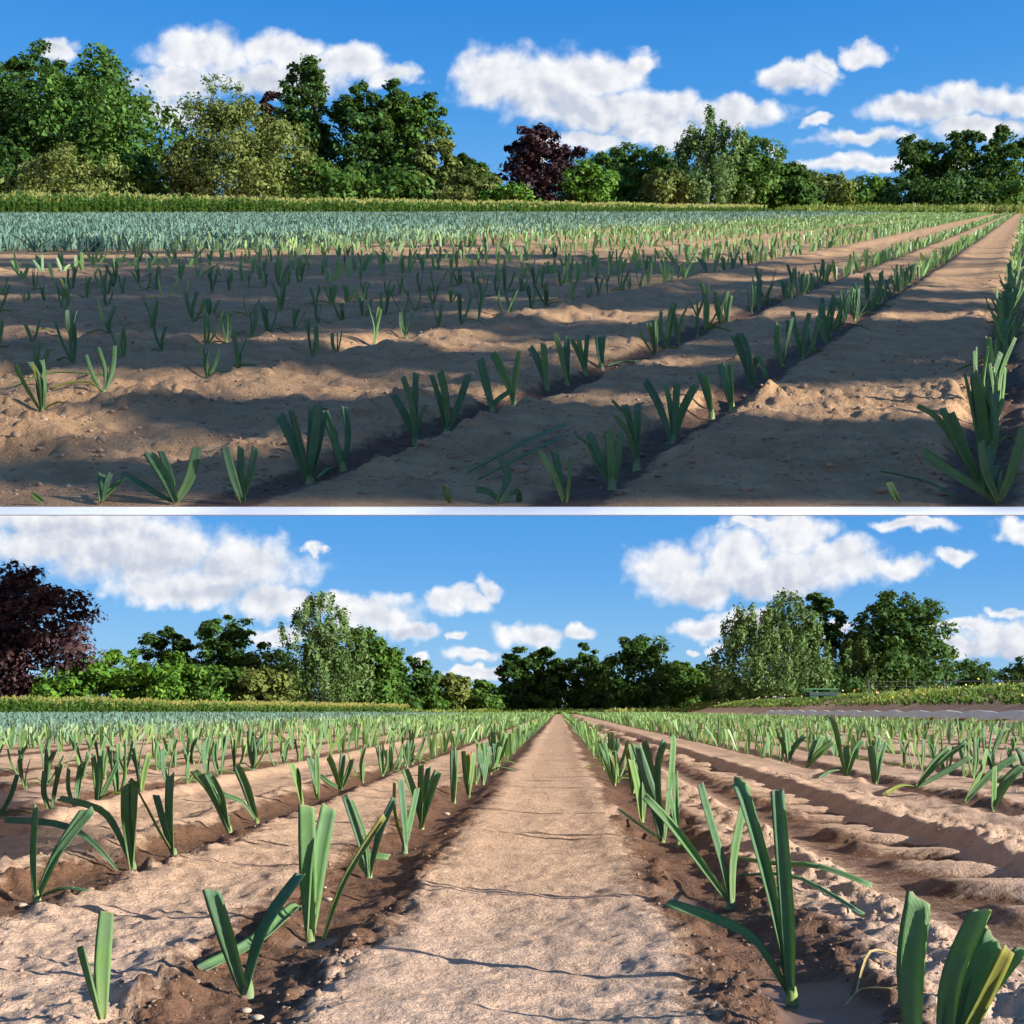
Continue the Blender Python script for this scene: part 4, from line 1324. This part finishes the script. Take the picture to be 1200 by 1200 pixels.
TREES_UP = [
    # centre px, top py, width px, distance, kind, colour, label
    (-6, 72, 120, 138, 'broad', 'dark', 'dark broad tree beside the tall ragged tree on terrace', 'tree'),
    (46, 44, 92, 152, 'alder', 'dark', 'tall ragged dark tree behind the big round tree', 'tree'),
    (118, 54, 170, 138, 'broad', 'mid', 'big round green tree at the edge of the maize', 'tree'),
    (84, 176, 150, 126, 'willow', 'olive', 'low olive green bush under the big round tree', 'bush'),
    (10, 168, 90, 128, 'shrub', 'dark', 'dark low bush at the foot of the dark broad tree', 'bush'),
    (160, 180, 80, 130, 'shrub', 'mid', 'green bush filling the foot of the big round tree', 'bush'),
    (246, 88, 120, 142, 'airy', 'pale', 'thin pale tree with sky showing through its twigs', 'tree'),
    (285, 122, 185, 129, 'willow', 'olive', 'wide olive grey willow behind the maize', 'willow'),
    (225, 160, 80, 128, 'willow', 'olive', 'smaller olive willow leaning on the wide willow', 'willow'),
    (318, 97, 58, 152, 'copper', 'copper', 'small purple tree top behind the wide willow', 'tree'),
    (366, 66, 92, 138, 'alder', 'dark', 'tall pointed dark alder, highest behind the willow', 'alder'),
    (428, 86, 88, 136, 'alder', 'dark', 'dark alder between the pointed and the ragged alder', 'alder'),
    (472, 90, 92, 138, 'alder', 'mid', 'ragged topped alder with layered branches', 'alder'),
    (505, 148, 74, 133, 'alder', 'olive', 'yellowish green alder flank at the end of the alders', 'alder'),
    (400, 190, 110, 128, 'shrub', 'mid', 'green undergrowth bush below the alders', 'bush'),
    (475, 200, 90, 128, 'shrub', 'mid', 'round green bush between alders and olive bush', 'bush'),
    (545, 178, 62, 146, 'broad', 'dark', 'small bluish green tree beside the olive bush', 'tree'),
    (556, 197, 82, 128, 'willow', 'olive', 'rounded olive bush beside the copper beech', 'bush'),
    (634, 146, 100, 133, 'copper', 'copper', 'dark red copper beech behind the terrace maize', 'beech'),
    (600, 222, 70, 127, 'shrub', 'bright', 'bright green low bush below the terrace copper beech', 'bush'),
    (700, 193, 80, 132, 'shrub', 'bright', 'bright green bush right beside the copper beech', 'bush'),
    (745, 164, 92, 138, 'alder', 'mid', 'leafy green tree between beech and birch on terrace', 'tree'),
    (700, 184, 130, 155, 'broad', 'dark', 'dark tree rising behind the bright green bush', 'tree'),
    (792, 180, 90, 155, 'broad', 'dark', 'dark tree half hidden by the terrace birch', 'tree'),
    (775, 200, 66, 131, 'shrub', 'olive', 'yellow green bush at the foot of the terrace birch', 'bush'),
    (828, 127, 80, 133, 'birch', 'birch', 'tall weeping birch behind the terrace leeks', 'birch'),
    (876, 157, 92, 138, 'broad', 'mid', 'rounded tree leaning on the terrace birch', 'tree'),
    (910, 184, 66, 140, 'broad', 'dark', 'darker tree stepping down beside the rounded tree', 'tree'),
    (928, 206, 66, 140, 'shrub', 'mid', 'first hedge bush after the rounded tree', 'bush'),
    (968, 200, 74, 142, 'shrub', 'olive', 'yellowish hedge bush in the low part of the hedge', 'bush'),
    (1005, 208, 66, 144, 'shrub', 'mid', 'green hedge bush in the low part of the hedge', 'bush'),
    (1042, 207, 66, 146, 'shrub', 'dark', 'dark hedge bush before the last alders', 'bush'),
    (1088, 156, 86, 150, 'alder', 'dark', 'first of the last dark alders after the low hedge', 'alder'),
    (1132, 150, 74, 150, 'alder', 'dark', 'middle one of the last dark alders with gaps', 'alder'),
    (1176, 146, 80, 150, 'alder', 'dark', 'tallest of the last dark alders past the low hedge', 'alder'),
    (1110, 214, 110, 144, 'shrub', 'dark', 'undergrowth bush below the first last alder', 'bush'),
    (1172, 216, 90, 144, 'shrub', 'mid', 'undergrowth bush below the tallest last alder', 'bush'),
]
TREES_LOW = [
    (545, 806, 110, 150, 'shrub', 'dark', 'dark low thicket behind the yellowish round bush', 'bush'),
    (625, 800, 110, 152, 'shrub', 'dark', 'dark thicket closing the end of the path', 'bush'),
    (700, 800, 100, 152, 'shrub', 'dark', 'dark thicket between path end and big rounded tree', 'bush'),
    (775, 800, 100, 150, 'shrub', 'dark', 'dark thicket below the big rounded tree', 'bush'),
    (840, 800, 90, 150, 'shrub', 'dark', 'dark thicket before the birch group', 'bush'),
    (1000, 795, 120, 140, 'shrub', 'dark', 'dark thicket behind the smaller hanging birch', 'bush'),
    (330, 800, 120, 138, 'shrub', 'dark', 'dark thicket behind the yellowish green bush', 'bush'),
    (440, 800, 110, 138, 'shrub', 'dark', 'dark thicket under the rounded green tree', 'bush'),
    (16, 655, 200, 122, 'copper', 'copper', 'huge dark purple copper beech beside the sunlit maize', 'beech'),
    (100, 772, 110, 118, 'shrub', 'bright', 'bright green bush under the huge copper beech', 'bush'),
    (150, 757, 92, 122, 'shrub', 'bright', 'bright rounded bush next to the huge copper beech', 'bush'),
    (210, 765, 110, 119, 'shrub', 'bright', 'wide bright green bush below the twin dark trees', 'bush'),
    (200, 727, 76, 130, 'alder', 'dark', 'smaller of the twin dark trees behind the bushes', 'tree'),
    (263, 714, 98, 128, 'alder', 'dark', 'larger of the twin dark trees behind the bushes', 'tree'),
    (325, 760, 92, 140, 'broad', 'dark', 'dark tree low behind the sunlit birch', 'tree'),
    (312, 782, 92, 120, 'shrub', 'olive', 'yellowish green bush beside the sunlit birch', 'bush'),
    (262, 778, 80, 120, 'shrub', 'mid', 'green bush below the larger dark tree', 'bush'),
    (376, 691, 90, 124, 'birch', 'birch', 'tall weeping birch behind the sunlit maize', 'birch'),
    (430, 734, 100, 130, 'broad', 'mid', 'rounded green tree leaning on the sunlit birch', 'tree'),
    (470, 762, 66, 134, 'broad', 'dark', 'darker small tree behind the rounded green tree', 'tree'),
    (502, 796, 54, 136, 'shrub', 'mid', 'low bush at the end of the sunlit maize', 'bush'),
    (530, 788, 62, 138, 'shrub', 'olive', 'yellowish round bush in the sunlit hedge', 'bush'),
    (566, 796, 60, 140, 'shrub', 'mid', 'green bush before the alders at the path end', 'bush'),
    (607, 757, 62, 142, 'alder', 'dark', 'first dark alder beyond the end of the path', 'alder'),
    (645, 756, 62, 142, 'alder', 'dark', 'middle dark alder beyond the end of the path', 'alder'),
    (690, 754, 72, 142, 'alder', 'dark', 'last dark alder beyond the end of the path', 'alder'),
    (752, 739, 92, 136, 'broad', 'dark', 'big dark rounded tree standing apart past the path', 'tree'),
    (800, 772, 56, 140, 'broad', 'mid', 'small paler tree beside the big rounded tree', 'tree'),
    (832, 774, 60, 160, 'broad', 'dark', 'small far tree before the birch group', 'tree'),
    (860, 790, 70, 126, 'shrub', 'dark', 'dark bush at the foot of the birch group', 'bush'),
    (888, 700, 96, 120, 'birch', 'birch', 'pale weeping birch at the front of the birch group', 'birch'),
    (922, 688, 90, 122, 'birch', 'birch', 'taller weeping birch in the birch group', 'birch'),
    (952, 692, 74, 128, 'alder', 'dark', 'dark ragged alder behind the birch group', 'alder'),
    (1002, 748, 62, 124, 'birch', 'birch', 'smaller hanging birch between the two tall groups', 'birch'),
    (1050, 687, 118, 126, 'broad', 'dark', 'tall dark hanging tree at the grassy bank', 'tree'),
    (1084, 712, 72, 130, 'alder', 'dark', 'dark ragged tree flank above the grassy bank', 'tree'),
    (970, 785, 90, 122, 'shrub', 'dark', 'dark undergrowth between the tall groups', 'bush'),
    (1060, 775, 90, 128, 'shrub', 'dark', 'dark undergrowth below the tall hanging tree', 'bush'),
    (1141, 771, 66, 230, 'broad', 'dark', 'distant round dark tree beyond the bank fence', 'tree'),
    (1200, 768, 56, 230, 'broad', 'dark', 'distant dark tree past the round distant one', 'tree'),
]
for i, (cx, top, w, dd, kind, colour, lab, cat) in enumerate(TREES_UP):
    zb = plane_z(dd)
    H = EYE + (HOR - top) / F * dd - zb
    nm = {'birch': 'birch_tree', 'beech': 'copper_beech', 'alder': 'alder_tree', 'willow': 'willow_tree', 'bush': 'bush'}.get(cat, 'tree')
    lf = 0.36 if kind in ('birch', 'willow', 'airy') else 0.46
    tree(nm, lab, ((cx - 600) / F * dd, dd, zb), H, 1.1 * w / F * dd, kind, colour, 100 + i, cat, None, lf)
for i, (cx, top, w, dd, kind, colour, lab, cat) in enumerate(TREES_LOW):
    H = EYE + (HOR - top) / F * dd
    nm = {'birch': 'birch_tree', 'beech': 'copper_beech', 'alder': 'alder_tree', 'willow': 'willow_tree', 'bush': 'bush'}.get(cat, 'tree')
    lf = 0.34 if kind in ('birch', 'willow', 'airy') else 0.44
    x = (cx - 600) / F * dd
    zb = float(lower_height(np.array([x]), np.array([float(dd)]))[0][0])
    tree(nm, lab, (x, dd, zb), H - zb, 1.1 * w / F * dd, kind, colour, 300 + i, cat, None, lf)

# tall trees standing beside the field, out of the picture: their crowns shade the terrace
def shade_tree(spots, foot, seed, lab):
    """spots: (px, py, reach, radius) places on the terrace to be shaded and how far along the sun's ray the clump hangs"""
    cl = []
    rg = random.Random(seed)
    for (px, py, reach, rad) in spots:
        y = F * UH / (py - UHOR)
        x = (px - 600) / F * y
        p = Vector((x, y, plane_z(y))) + SUN * ((reach - x) / SUN.x)
        cl.append((p.x - foot[0], p.y - foot[1], p.z, rad))
    H = max(c[2] for c in cl) + 1
    return tree('tree', lab, (foot[0], foot[1], 0), H, 4.0, 'broad', 'dark', seed, 'tree', 'tall trees shading the terrace', 0.2, clumps=cl, per=SH_PER, high=True)


SH_PER = 330
rgs = random.Random(44)


def strip(x0, x1, py, n, reach, rad, jit):
    return [(x0 + (x1 - x0) * (i + 0.5) / n + rgs.uniform(-jit, jit), py + rgs.uniform(-jit, jit) * 0.22, reach + rgs.uniform(-1, 1), rad * rgs.uniform(0.75, 1.2)) for i in range(n)]


shade_tree(strip(250, 1150, 563, 7, 12, 0.17, 40) + strip(460, 1150, 534, 6, 12, 0.20, 40) + strip(40, 330, 557, 2, 12, 0.15, 20), (13.0, -8.0), 901, 'tall tree with high crown behind the kerb end')
shade_tree(strip(200, 640, 480, 5, 14, 0.28, 40) + strip(840, 1160, 520, 3, 14, 0.22, 40) + strip(430, 820, 505, 5, 14, 0.26, 40), (15.0, -8.5), 902, 'tall tree with leaning crown beside the field')
shade_tree(strip(0, 430, 412, 6, 16, 0.44, 40) + strip(660, 860, 440, 3, 16, 0.38, 40) + strip(1020, 1170, 440, 2, 16, 0.36, 20) + strip(880, 1160, 412, 3, 16, 0.34, 20), (16.5, -7.5), 903, 'tall tree with wide crown beside the field')
shade_tree(strip(0, 450, 378, 6, 18, 0.52, 50) + strip(700, 1170, 390, 7, 18, 0.48, 50), (18.5, -7.5), 904, 'slender tree with lifted crown beside the field')
shade_tree(strip(0, 540, 350, 9, 20, 0.68, 50) + strip(0, 470, 364, 6, 20, 0.55, 40) + strip(660, 1130, 356, 6, 20, 0.56, 50), (21.0, -7.5), 905, 'tall bare stemmed tree beside the field')
shade_tree(strip(0, 960, 326, 14, 23, 0.82, 50) + strip(0, 620, 337, 7, 23, 0.7, 40) + strip(0, 820, 311, 9, 23, 0.75, 50), (24.0, 8.0), 906, 'great tree with a broad high crown')
shade_tree(strip(0, 760, 299, 9, 26, 0.9, 50), (27.0, 11.0), 907, 'great tree with a long level crown')

# ------------------------------------------------------------------ verge, bank, hedge foot
M_GRASS = foliage('grass', [(0.0, (0.05, 0.10, 0.02)), (0.45, (0.11, 0.19, 0.035)), (0.8, (0.24, 0.28, 0.06)), (1.0, (0.40, 0.35, 0.11))], 0.3, 0.6)
M_FLOWER = foliage('flower', [(0.0, (0.65, 0.50, 0.06)), (0.5, (0.75, 0.62, 0.12)), (0.8, (0.75, 0.40, 0.42)), (1.0, (0.8, 0.75, 0.7))], 0.2, 0.7)
g = np.random.default_rng(77)
n = 19000
yy = 1 / g.uniform(1 / 118, 1 / 26, n)
yy = np.where(g.random(n) < 0.5, g.uniform(26, 118, n), yy)
rr2 = g.uniform(12.2, 34, n)
xx = rr2 + 0.012 * yy + ROWDIR * yy
ok = (xx / yy < 0.46)
xx, yy, rr2 = xx[ok], yy[ok], rr2[ok]
zz2 = zl(xx, yy)
dens = vnoise(xx / 3.0, yy / 9.0, 5) + 0.5
lush = smooth(14, 18, rr2)
me = blades_mass('bank_grass', xx, yy, zz2, g.uniform(0.12, 0.32, len(xx)) * (0.6 + 0.9 * dens) * (0.7 + 0.5 * lush), 4, 0.040 + 0.0006 * yy, 0.5, 79, 0.5, np.clip(0.05 + 0.75 * dens * (1 - 0.35 * smooth(34, 60, -yy + 90)), 0, 1))
tag(obj('bank_grass', me, M_GRASS), 'wild grass and weeds on the bank beyond the leeks', 'grass', None, 'stuff')
kf = g.random(len(xx)) < 0.022
fx, fy, fz = xx[kf], yy[kf], zz2[kf] + g.uniform(0.22, 0.5, kf.sum())
nn = g.normal(0, 1, (len(fx), 3)) + np.array([0, -1, 1.0])
nn /= np.linalg.norm(nn, axis=1)[:, None]
v_, f_ = leaf_cards(np.stack([fx, fy, fz], 1), nn, 0.06 + 0.0008 * fy, g, 0.9)
me = mesh_np('bank_flowers', v_, f_, {'tint': np.repeat(g.uniform(0, 1, len(fx)) ** 1.6, 4)})
tag(obj('bank_flowers', me, M_FLOWER), 'scattered yellow and pink wildflowers on the grassy bank', 'flowers', None, 'stuff')
# grass at the far ends of the two fields
for (nm, lab, zf, xlo, xhi, ylo, yhi, seed, cnt, hh) in (
        ('field_end_grass', 'rough grass at the far end of the sunlit field', zl, -18, 22, 118, 134, 5, 2600, 0.55),
        ('field_end_grass', 'rough grass at the foot of the terrace hedge', lambda x, y: plane_z(y), 28, 58, 122, 142, 6, 3600, 0.8)):
    g = np.random.default_rng(seed)
    x_, y_ = g.uniform(xlo, xhi, cnt), g.uniform(ylo, yhi, cnt)
    k_ = x_ / y_ < 0.40
    x_, y_ = x_[k_], y_[k_]
    d_ = vnoise(x_ / 2.5, y_ / 2.5, 8) + 0.5
    me = blades_mass(nm, x_, y_, zf(x_, y_), (0.25 + d_) * hh, 4, 0.12, 0.5, seed, 0.5, np.clip(0.2 + 0.7 * d_, 0, 1))
    tag(obj(nm, me, M_GRASS), lab, 'grass', None, 'stuff')

# pale fleece strip laid along the bank foot
sheet = simple('fleece', (0.66, 0.66, 0.63), 0.7, 0.2, 3, 0.15)
ys_ = np.linspace(27, 70, 60)
cols = np.linspace(-0.2, 0.2, 9)
V = []
for y in ys_:
    for c in cols:
        x = 10.6 + (ROWDIR + 0.012) * y + c
        V.append((x, y, 0.05 + 0.16 * (1 - (c / 0.2) ** 2) + 0.03 * math.sin(y * 2.1 + c * 5)))
V = np.array(V)
V[:, 2] += zl(V[:, 0], V[:, 1])
nc = len(cols)
i = np.arange(len(ys_) * nc).reshape(len(ys_), nc)
me = mesh_np('fleece_cover', V, np.stack([i[:-1, :-1].ravel(), i[:-1, 1:].ravel(), i[1:, 1:].ravel(), i[1:, :-1].ravel()], 1), None, True)
tag(obj('fleece_cover', me, sheet), 'pale grey crop fleece laid in a strip before the bank', 'fleece')

# wire fence on the bank
M_POST = simple('weathered_wood', (0.13, 0.11, 0.09), 0.9, 0.2, 8, 0.3)
fe = empty('wire_fence', (27.5, 78, 0))
tag(fe, 'thin wire fence with dark posts on the grassy bank', 'fence')
for k in range(9):
    x, y = (k - 2.5) * 2.2, (k - 2.5) * -0.4
    zb = float(zl(np.array([27.5 + x]), np.array([78 + y]))[0])
    tv, tf = [], []
    tube(tv, tf, (x, y, zb - 0.2), (x, y, zb + 1.25), 0.045, 0.04, 6, 1)
    me = bpy.data.meshes.new('post'); me.from_pydata(tv, [], tf); obj('post', me, M_POST, fe)
M_WIRE = simple('wire', (0.2, 0.2, 0.2), 0.5, 0.4)
for hz in (0.5, 0.8, 1.1):
    tv, tf = [], []
    for k in range(8):
        pa = []
        for kk in (k, k + 1):
            x, y = (kk - 2.5) * 2.2, (kk - 2.5) * -0.4
            pa.append((x, y - 0.05, float(zl(np.array([27.5 + x]), np.array([78 + y]))[0]) + hz))
        tube(tv, tf, pa[0], pa[1], 0.012, 0.012, 4, 1)
    me = bpy.data.meshes.new('wire'); me.from_pydata(tv, [], tf); obj('wire', me, M_WIRE, fe)


def box(v, f, x0, x1, y0, y1, z0, z1):
    b0 = len(v)
    v += [(x0, y0, z0), (x1, y0, z0), (x1, y1, z0), (x0, y1, z0), (x0, y0, z1), (x1, y0, z1), (x1, y1, z1), (x0, y1, z1)]
    f += [tuple(b0 + q for q in t) for t in ((0, 1, 5, 4), (1, 2, 6, 5), (2, 3, 7, 6), (3, 0, 4, 7), (4, 5, 6, 7), (3, 2, 1, 0))]


# small green farm trailer parked in the weeds
q = Vector(((962 - 600) / F * 74, 74, 0)); q.z = float(zl(np.array([q.x]), np.array([q.y]))[0]) - 0.12
tr_ = empty('farm_trailer', q, 0.25)
tr_.scale = (0.85, 0.85, 0.55)
tag(tr_, 'small green farm trailer half hidden in weeds on the bank', 'trailer')
M_GPAINT = simple('green_paint', (0.03, 0.16, 0.07), 0.5, 0.4, 6, 0.2)
M_GREY = simple('grey_metal', (0.035, 0.06, 0.055), 0.9, 0.1, 6, 0.2)
M_RUB = simple('rubber', (0.02, 0.02, 0.02), 0.85, 0.2)


def part(name, boxes, mat, parent, tubes=()):
    v, f = [], []
    for b_ in boxes:
        box(v, f, *b_)
    for t in tubes:
        tube(v, f, *t)
    me = bpy.data.meshes.new(name); me.from_pydata(v, [], f)
    return obj(name, me, mat, parent)


part('bed', [(-1.1, 1.1, -0.5, 0.5, 0.62, 0.70), (-1.1, 1.1, -0.5, -0.46, 0.70, 1.0), (-1.1, 1.1, 0.46, 0.5, 0.70, 1.0), (-1.1, -1.06, -0.46, 0.46, 0.70, 1.0)], M_GREY, tr_)
part('frame', [(-1.0, 1.0, -0.4, -0.32, 0.5, 0.62), (-1.0, 1.0, 0.32, 0.4, 0.5, 0.62), (0.9, 1.9, -0.05, 0.05, 0.5, 0.58)], M_GPAINT, tr_)
for sx in (-1.0, 1.0):
    for sy in (-0.45, 0.45):
        part('leg', [], M_GPAINT, tr_, [((sx, sy, 0.0), (sx, sy, 1.35), 0.03, 0.03, 6, 1)])
part('rail', [(-1.03, 1.03, -0.48, -0.44, 1.30, 1.36), (-1.03, 1.03, 0.44, 0.48, 1.30, 1.36)], M_GPAINT, tr_)
for sy in (-0.55, 0.55):
    w_ = part('wheel', [], M_RUB, tr_, [((-0.1, sy - 0.08, 0.32), (-0.1, sy + 0.08, 0.32), 0.32, 0.32, 16, 1)])
    part('hub', [], M_GREY, w_, [((-0.1, sy - 0.09, 0.32), (-0.1, sy + 0.09, 0.32), 0.10, 0.10, 10, 1)])

# ------------------------------------------------------------------ clods, pebbles, cut leaves, straw
ICO_V = []
ph = (1 + 5 ** 0.5) / 2
for a in (-1, 1):
    for b_ in (-ph, ph):
        ICO_V += [(a, b_, 0), (0, a, b_), (b_, 0, a)]
ICO_V = np.array(ICO_V) / math.hypot(1, ph)
ICO_F = []
for a in range(12):
    for b_ in range(a + 1, 12):
        for c in range(b_ + 1, 12):
            A, B, D = ICO_V[a], ICO_V[b_], ICO_V[c]
            if all(abs(np.linalg.norm(p_ - q_) - 1.0515) < 0.02 for p_, q_ in ((A, B), (B, D), (A, D))):
                ICO_F.append((a, b_, c) if np.dot(np.cross(B - A, D - A), A) > 0 else (a, c, b_))
ICO_F = np.array(ICO_F)


def clods(name, x, y, z, s, seed, lab, tint):
    g = np.random.default_rng(seed)
    n = len(x)
    jit = g.uniform(0.65, 1.3, (n, 12, 1))
    sc3 = s[:, None, None] * g.uniform(0.7, 1.25, (n, 1, 3)) * np.array([1, 1, 0.7])
    v = ICO_V[None] * jit * sc3
    a = g.uniform(0, 6.28, n)
    ca, sa = np.cos(a)[:, None], np.sin(a)[:, None]
    vx = v[:, :, 0] * ca - v[:, :, 1] * sa
    vy = v[:, :, 0] * sa + v[:, :, 1] * ca
    v = np.stack([vx + x[:, None], vy + y[:, None], v[:, :, 2] + (z + s * 0.10)[:, None]], 2)
    f = (np.arange(n)[:, None, None] * 12 + ICO_F[None]).reshape(-1, 3)
    me = mesh_np(name, v.reshape(-1, 3), f, {'tint': np.repeat(tint, 12)}, False)
    tag(obj(name, me, M_CLOD), lab, 'clods', None, 'stuff')


g = np.random.default_rng(91)
n = 8500
y_ = 1 / g.uniform(1 / 12, 1 / 1.5, n)
x_ = g.uniform(-0.42, 0.42, n) * y_
h_, mo_, pu_, ro_ = lower_height(x_, y_)
keep = g.random(n) < np.clip((ro_ - 0.62) * 0.8 + 0.10, 0, 1) * (1 - pu_)
x_, y_, h_, mo_ = x_[keep], y_[keep], h_[keep], mo_[keep]
s_ = np.clip(g.lognormal(math.log(0.0028), 0.45, len(x_)), 0.0015, 0.009)
clods('soil_clods', x_, y_, h_, s_, 92, 'loose crumbs of soil over the sunlit field', np.clip(0.75 - 0.7 * np.clip(mo_, 0, 1) + g.normal(0, 0.15, len(x_)), 0, 1))
n = 7500
y_ = 1 / g.uniform(1 / 14, 1 / (UNEAR + 0.1), n)
x_ = g.uniform(-0.42, 0.40, n) * y_
h_, mo_, pu_, ro_ = upper_height(x_, y_)
keep = g.random(n) < np.clip((ro_ - 0.8) * 0.8 + 0.2, 0, 1)
x_, y_, h_, mo_ = x_[keep], y_[keep], h_[keep], mo_[keep]
s_ = np.clip(g.lognormal(math.log(0.0042), 0.5, len(x_)), 0.002, 0.017)
clods('soil_clods', x_, y_, h_ + plane_z(y_), s_, 93, 'loose crumbs of soil over the terrace field', np.clip(0.75 - 0.6 * np.clip(mo_, 0, 1) + g.normal(0, 0.12, len(x_)), 0, 1))

M_PEB = simple('pale_pebble', (0.40, 0.30, 0.22), 0.7, 0.3, 90, 0.3)
PEB = [(26, 1053, .011, 'flat white pebble by the leek with three spread blades'), (288, 1174, .008, 'pale stone at the foot of the forked leek'), (302, 1183, .010, 'rounded pale stone in dry crumbs near the forked leek'),
       (385, 1050, .009, 'reddish pebble in wet soil behind the tall pale leek'), (380, 1042, .006, 'small pale pebble in wet soil behind the tall pale leek'), (1053, 1118, .013, 'flat grey stone among crumbs near the square cut blade'),
       (523, 949, .016, 'brown stone at the crumbled edge of the path row'), (133, 992, .008, 'pale pebble beside the arching leaf')]
for k, (px, py, s, lab) in enumerate(PEB):
    g_ = np.random.default_rng(500 + k)
    v = ICO_V * g_.uniform(0.85, 1.15, (12, 1)) * np.array([s * 1.25, s, s * 0.65])
    me = mesh_np('pebble', v, ICO_F, None, True)
    o = obj('pebble', me, M_PEB)
    md = o.modifiers.new('round', 'SUBSURF'); md.levels = 1; md.render_levels = 2
    p_ = lower_at(px, py)
    o.location = (p_.x, p_.y, p_.z + s * 0.35)
    tag(o, lab, 'pebble')


def lying(name, ground, pts, wpx, mat, lab, cat, lift=0.012):
    g0_ = ground(*pts[0])
    path = [ground(px, py) - g0_ + Vector((0, 0, lift + (0.012 if 0 < i < len(pts) - 1 else 0))) for i, (px, py) in enumerate(pts)]
    me = blade_mesh(path, wpx / F * g0_.y, Vector((0.1, -0.3, 1)).normalized(), 0.4, 0.2, rings=9)
    o = obj(name, me, mat)
    o.location = g0_
    tag(o, lab, cat)


lying('cut_leaf', UPP, [(548, 561), (600, 545), (640, 522), (664, 508)], 7, M_LEEK, 'long cut leek leaf lying across the terrace soil', 'leaf')
lying('cut_leaf', UPP, [(560, 572), (610, 552), (660, 522)], 5, M_LEEK_BLUE, 'narrower cut leaf lying just below the long cut one', 'leaf')
lying('cut_leaf', UPP, [(15, 458), (60, 451), (118, 449), (140, 446)], 4, M_LEEK, 'thin cut leaf stretched over sunlit terrace soil', 'leaf')
lying('cut_leaf', UPP, [(272, 433), (290, 427), (305, 426)], 4, M_LEEK_YEL, 'short yellowish leaf on terrace soil beside a leek', 'leaf')
lying('cut_leaf', UPP, [(35, 396), (50, 393), (62, 396)], 4, M_LEEK_YEL, 'small yellow leaf flat on the shaded terrace soil', 'leaf')
lying('cut_leaf', UPP, [(1032, 561), (1060, 575), (1090, 582), (1120, 593)], 4, M_LEEK, 'thread thin leaf lying on the bare strip of terrace', 'leaf')
lying('straw', LOW, [(1003, 1165), (1020, 1152), (1053, 1140)], 3.5, M_LEEK_DRY, 'curved straw beside the square cut leek blade', 'straw')
lying('straw', LOW, [(990, 1172), (1010, 1170), (1045, 1178)], 3, M_LEEK_DRY, 'straight straw below the curved straw in the mud', 'straw')
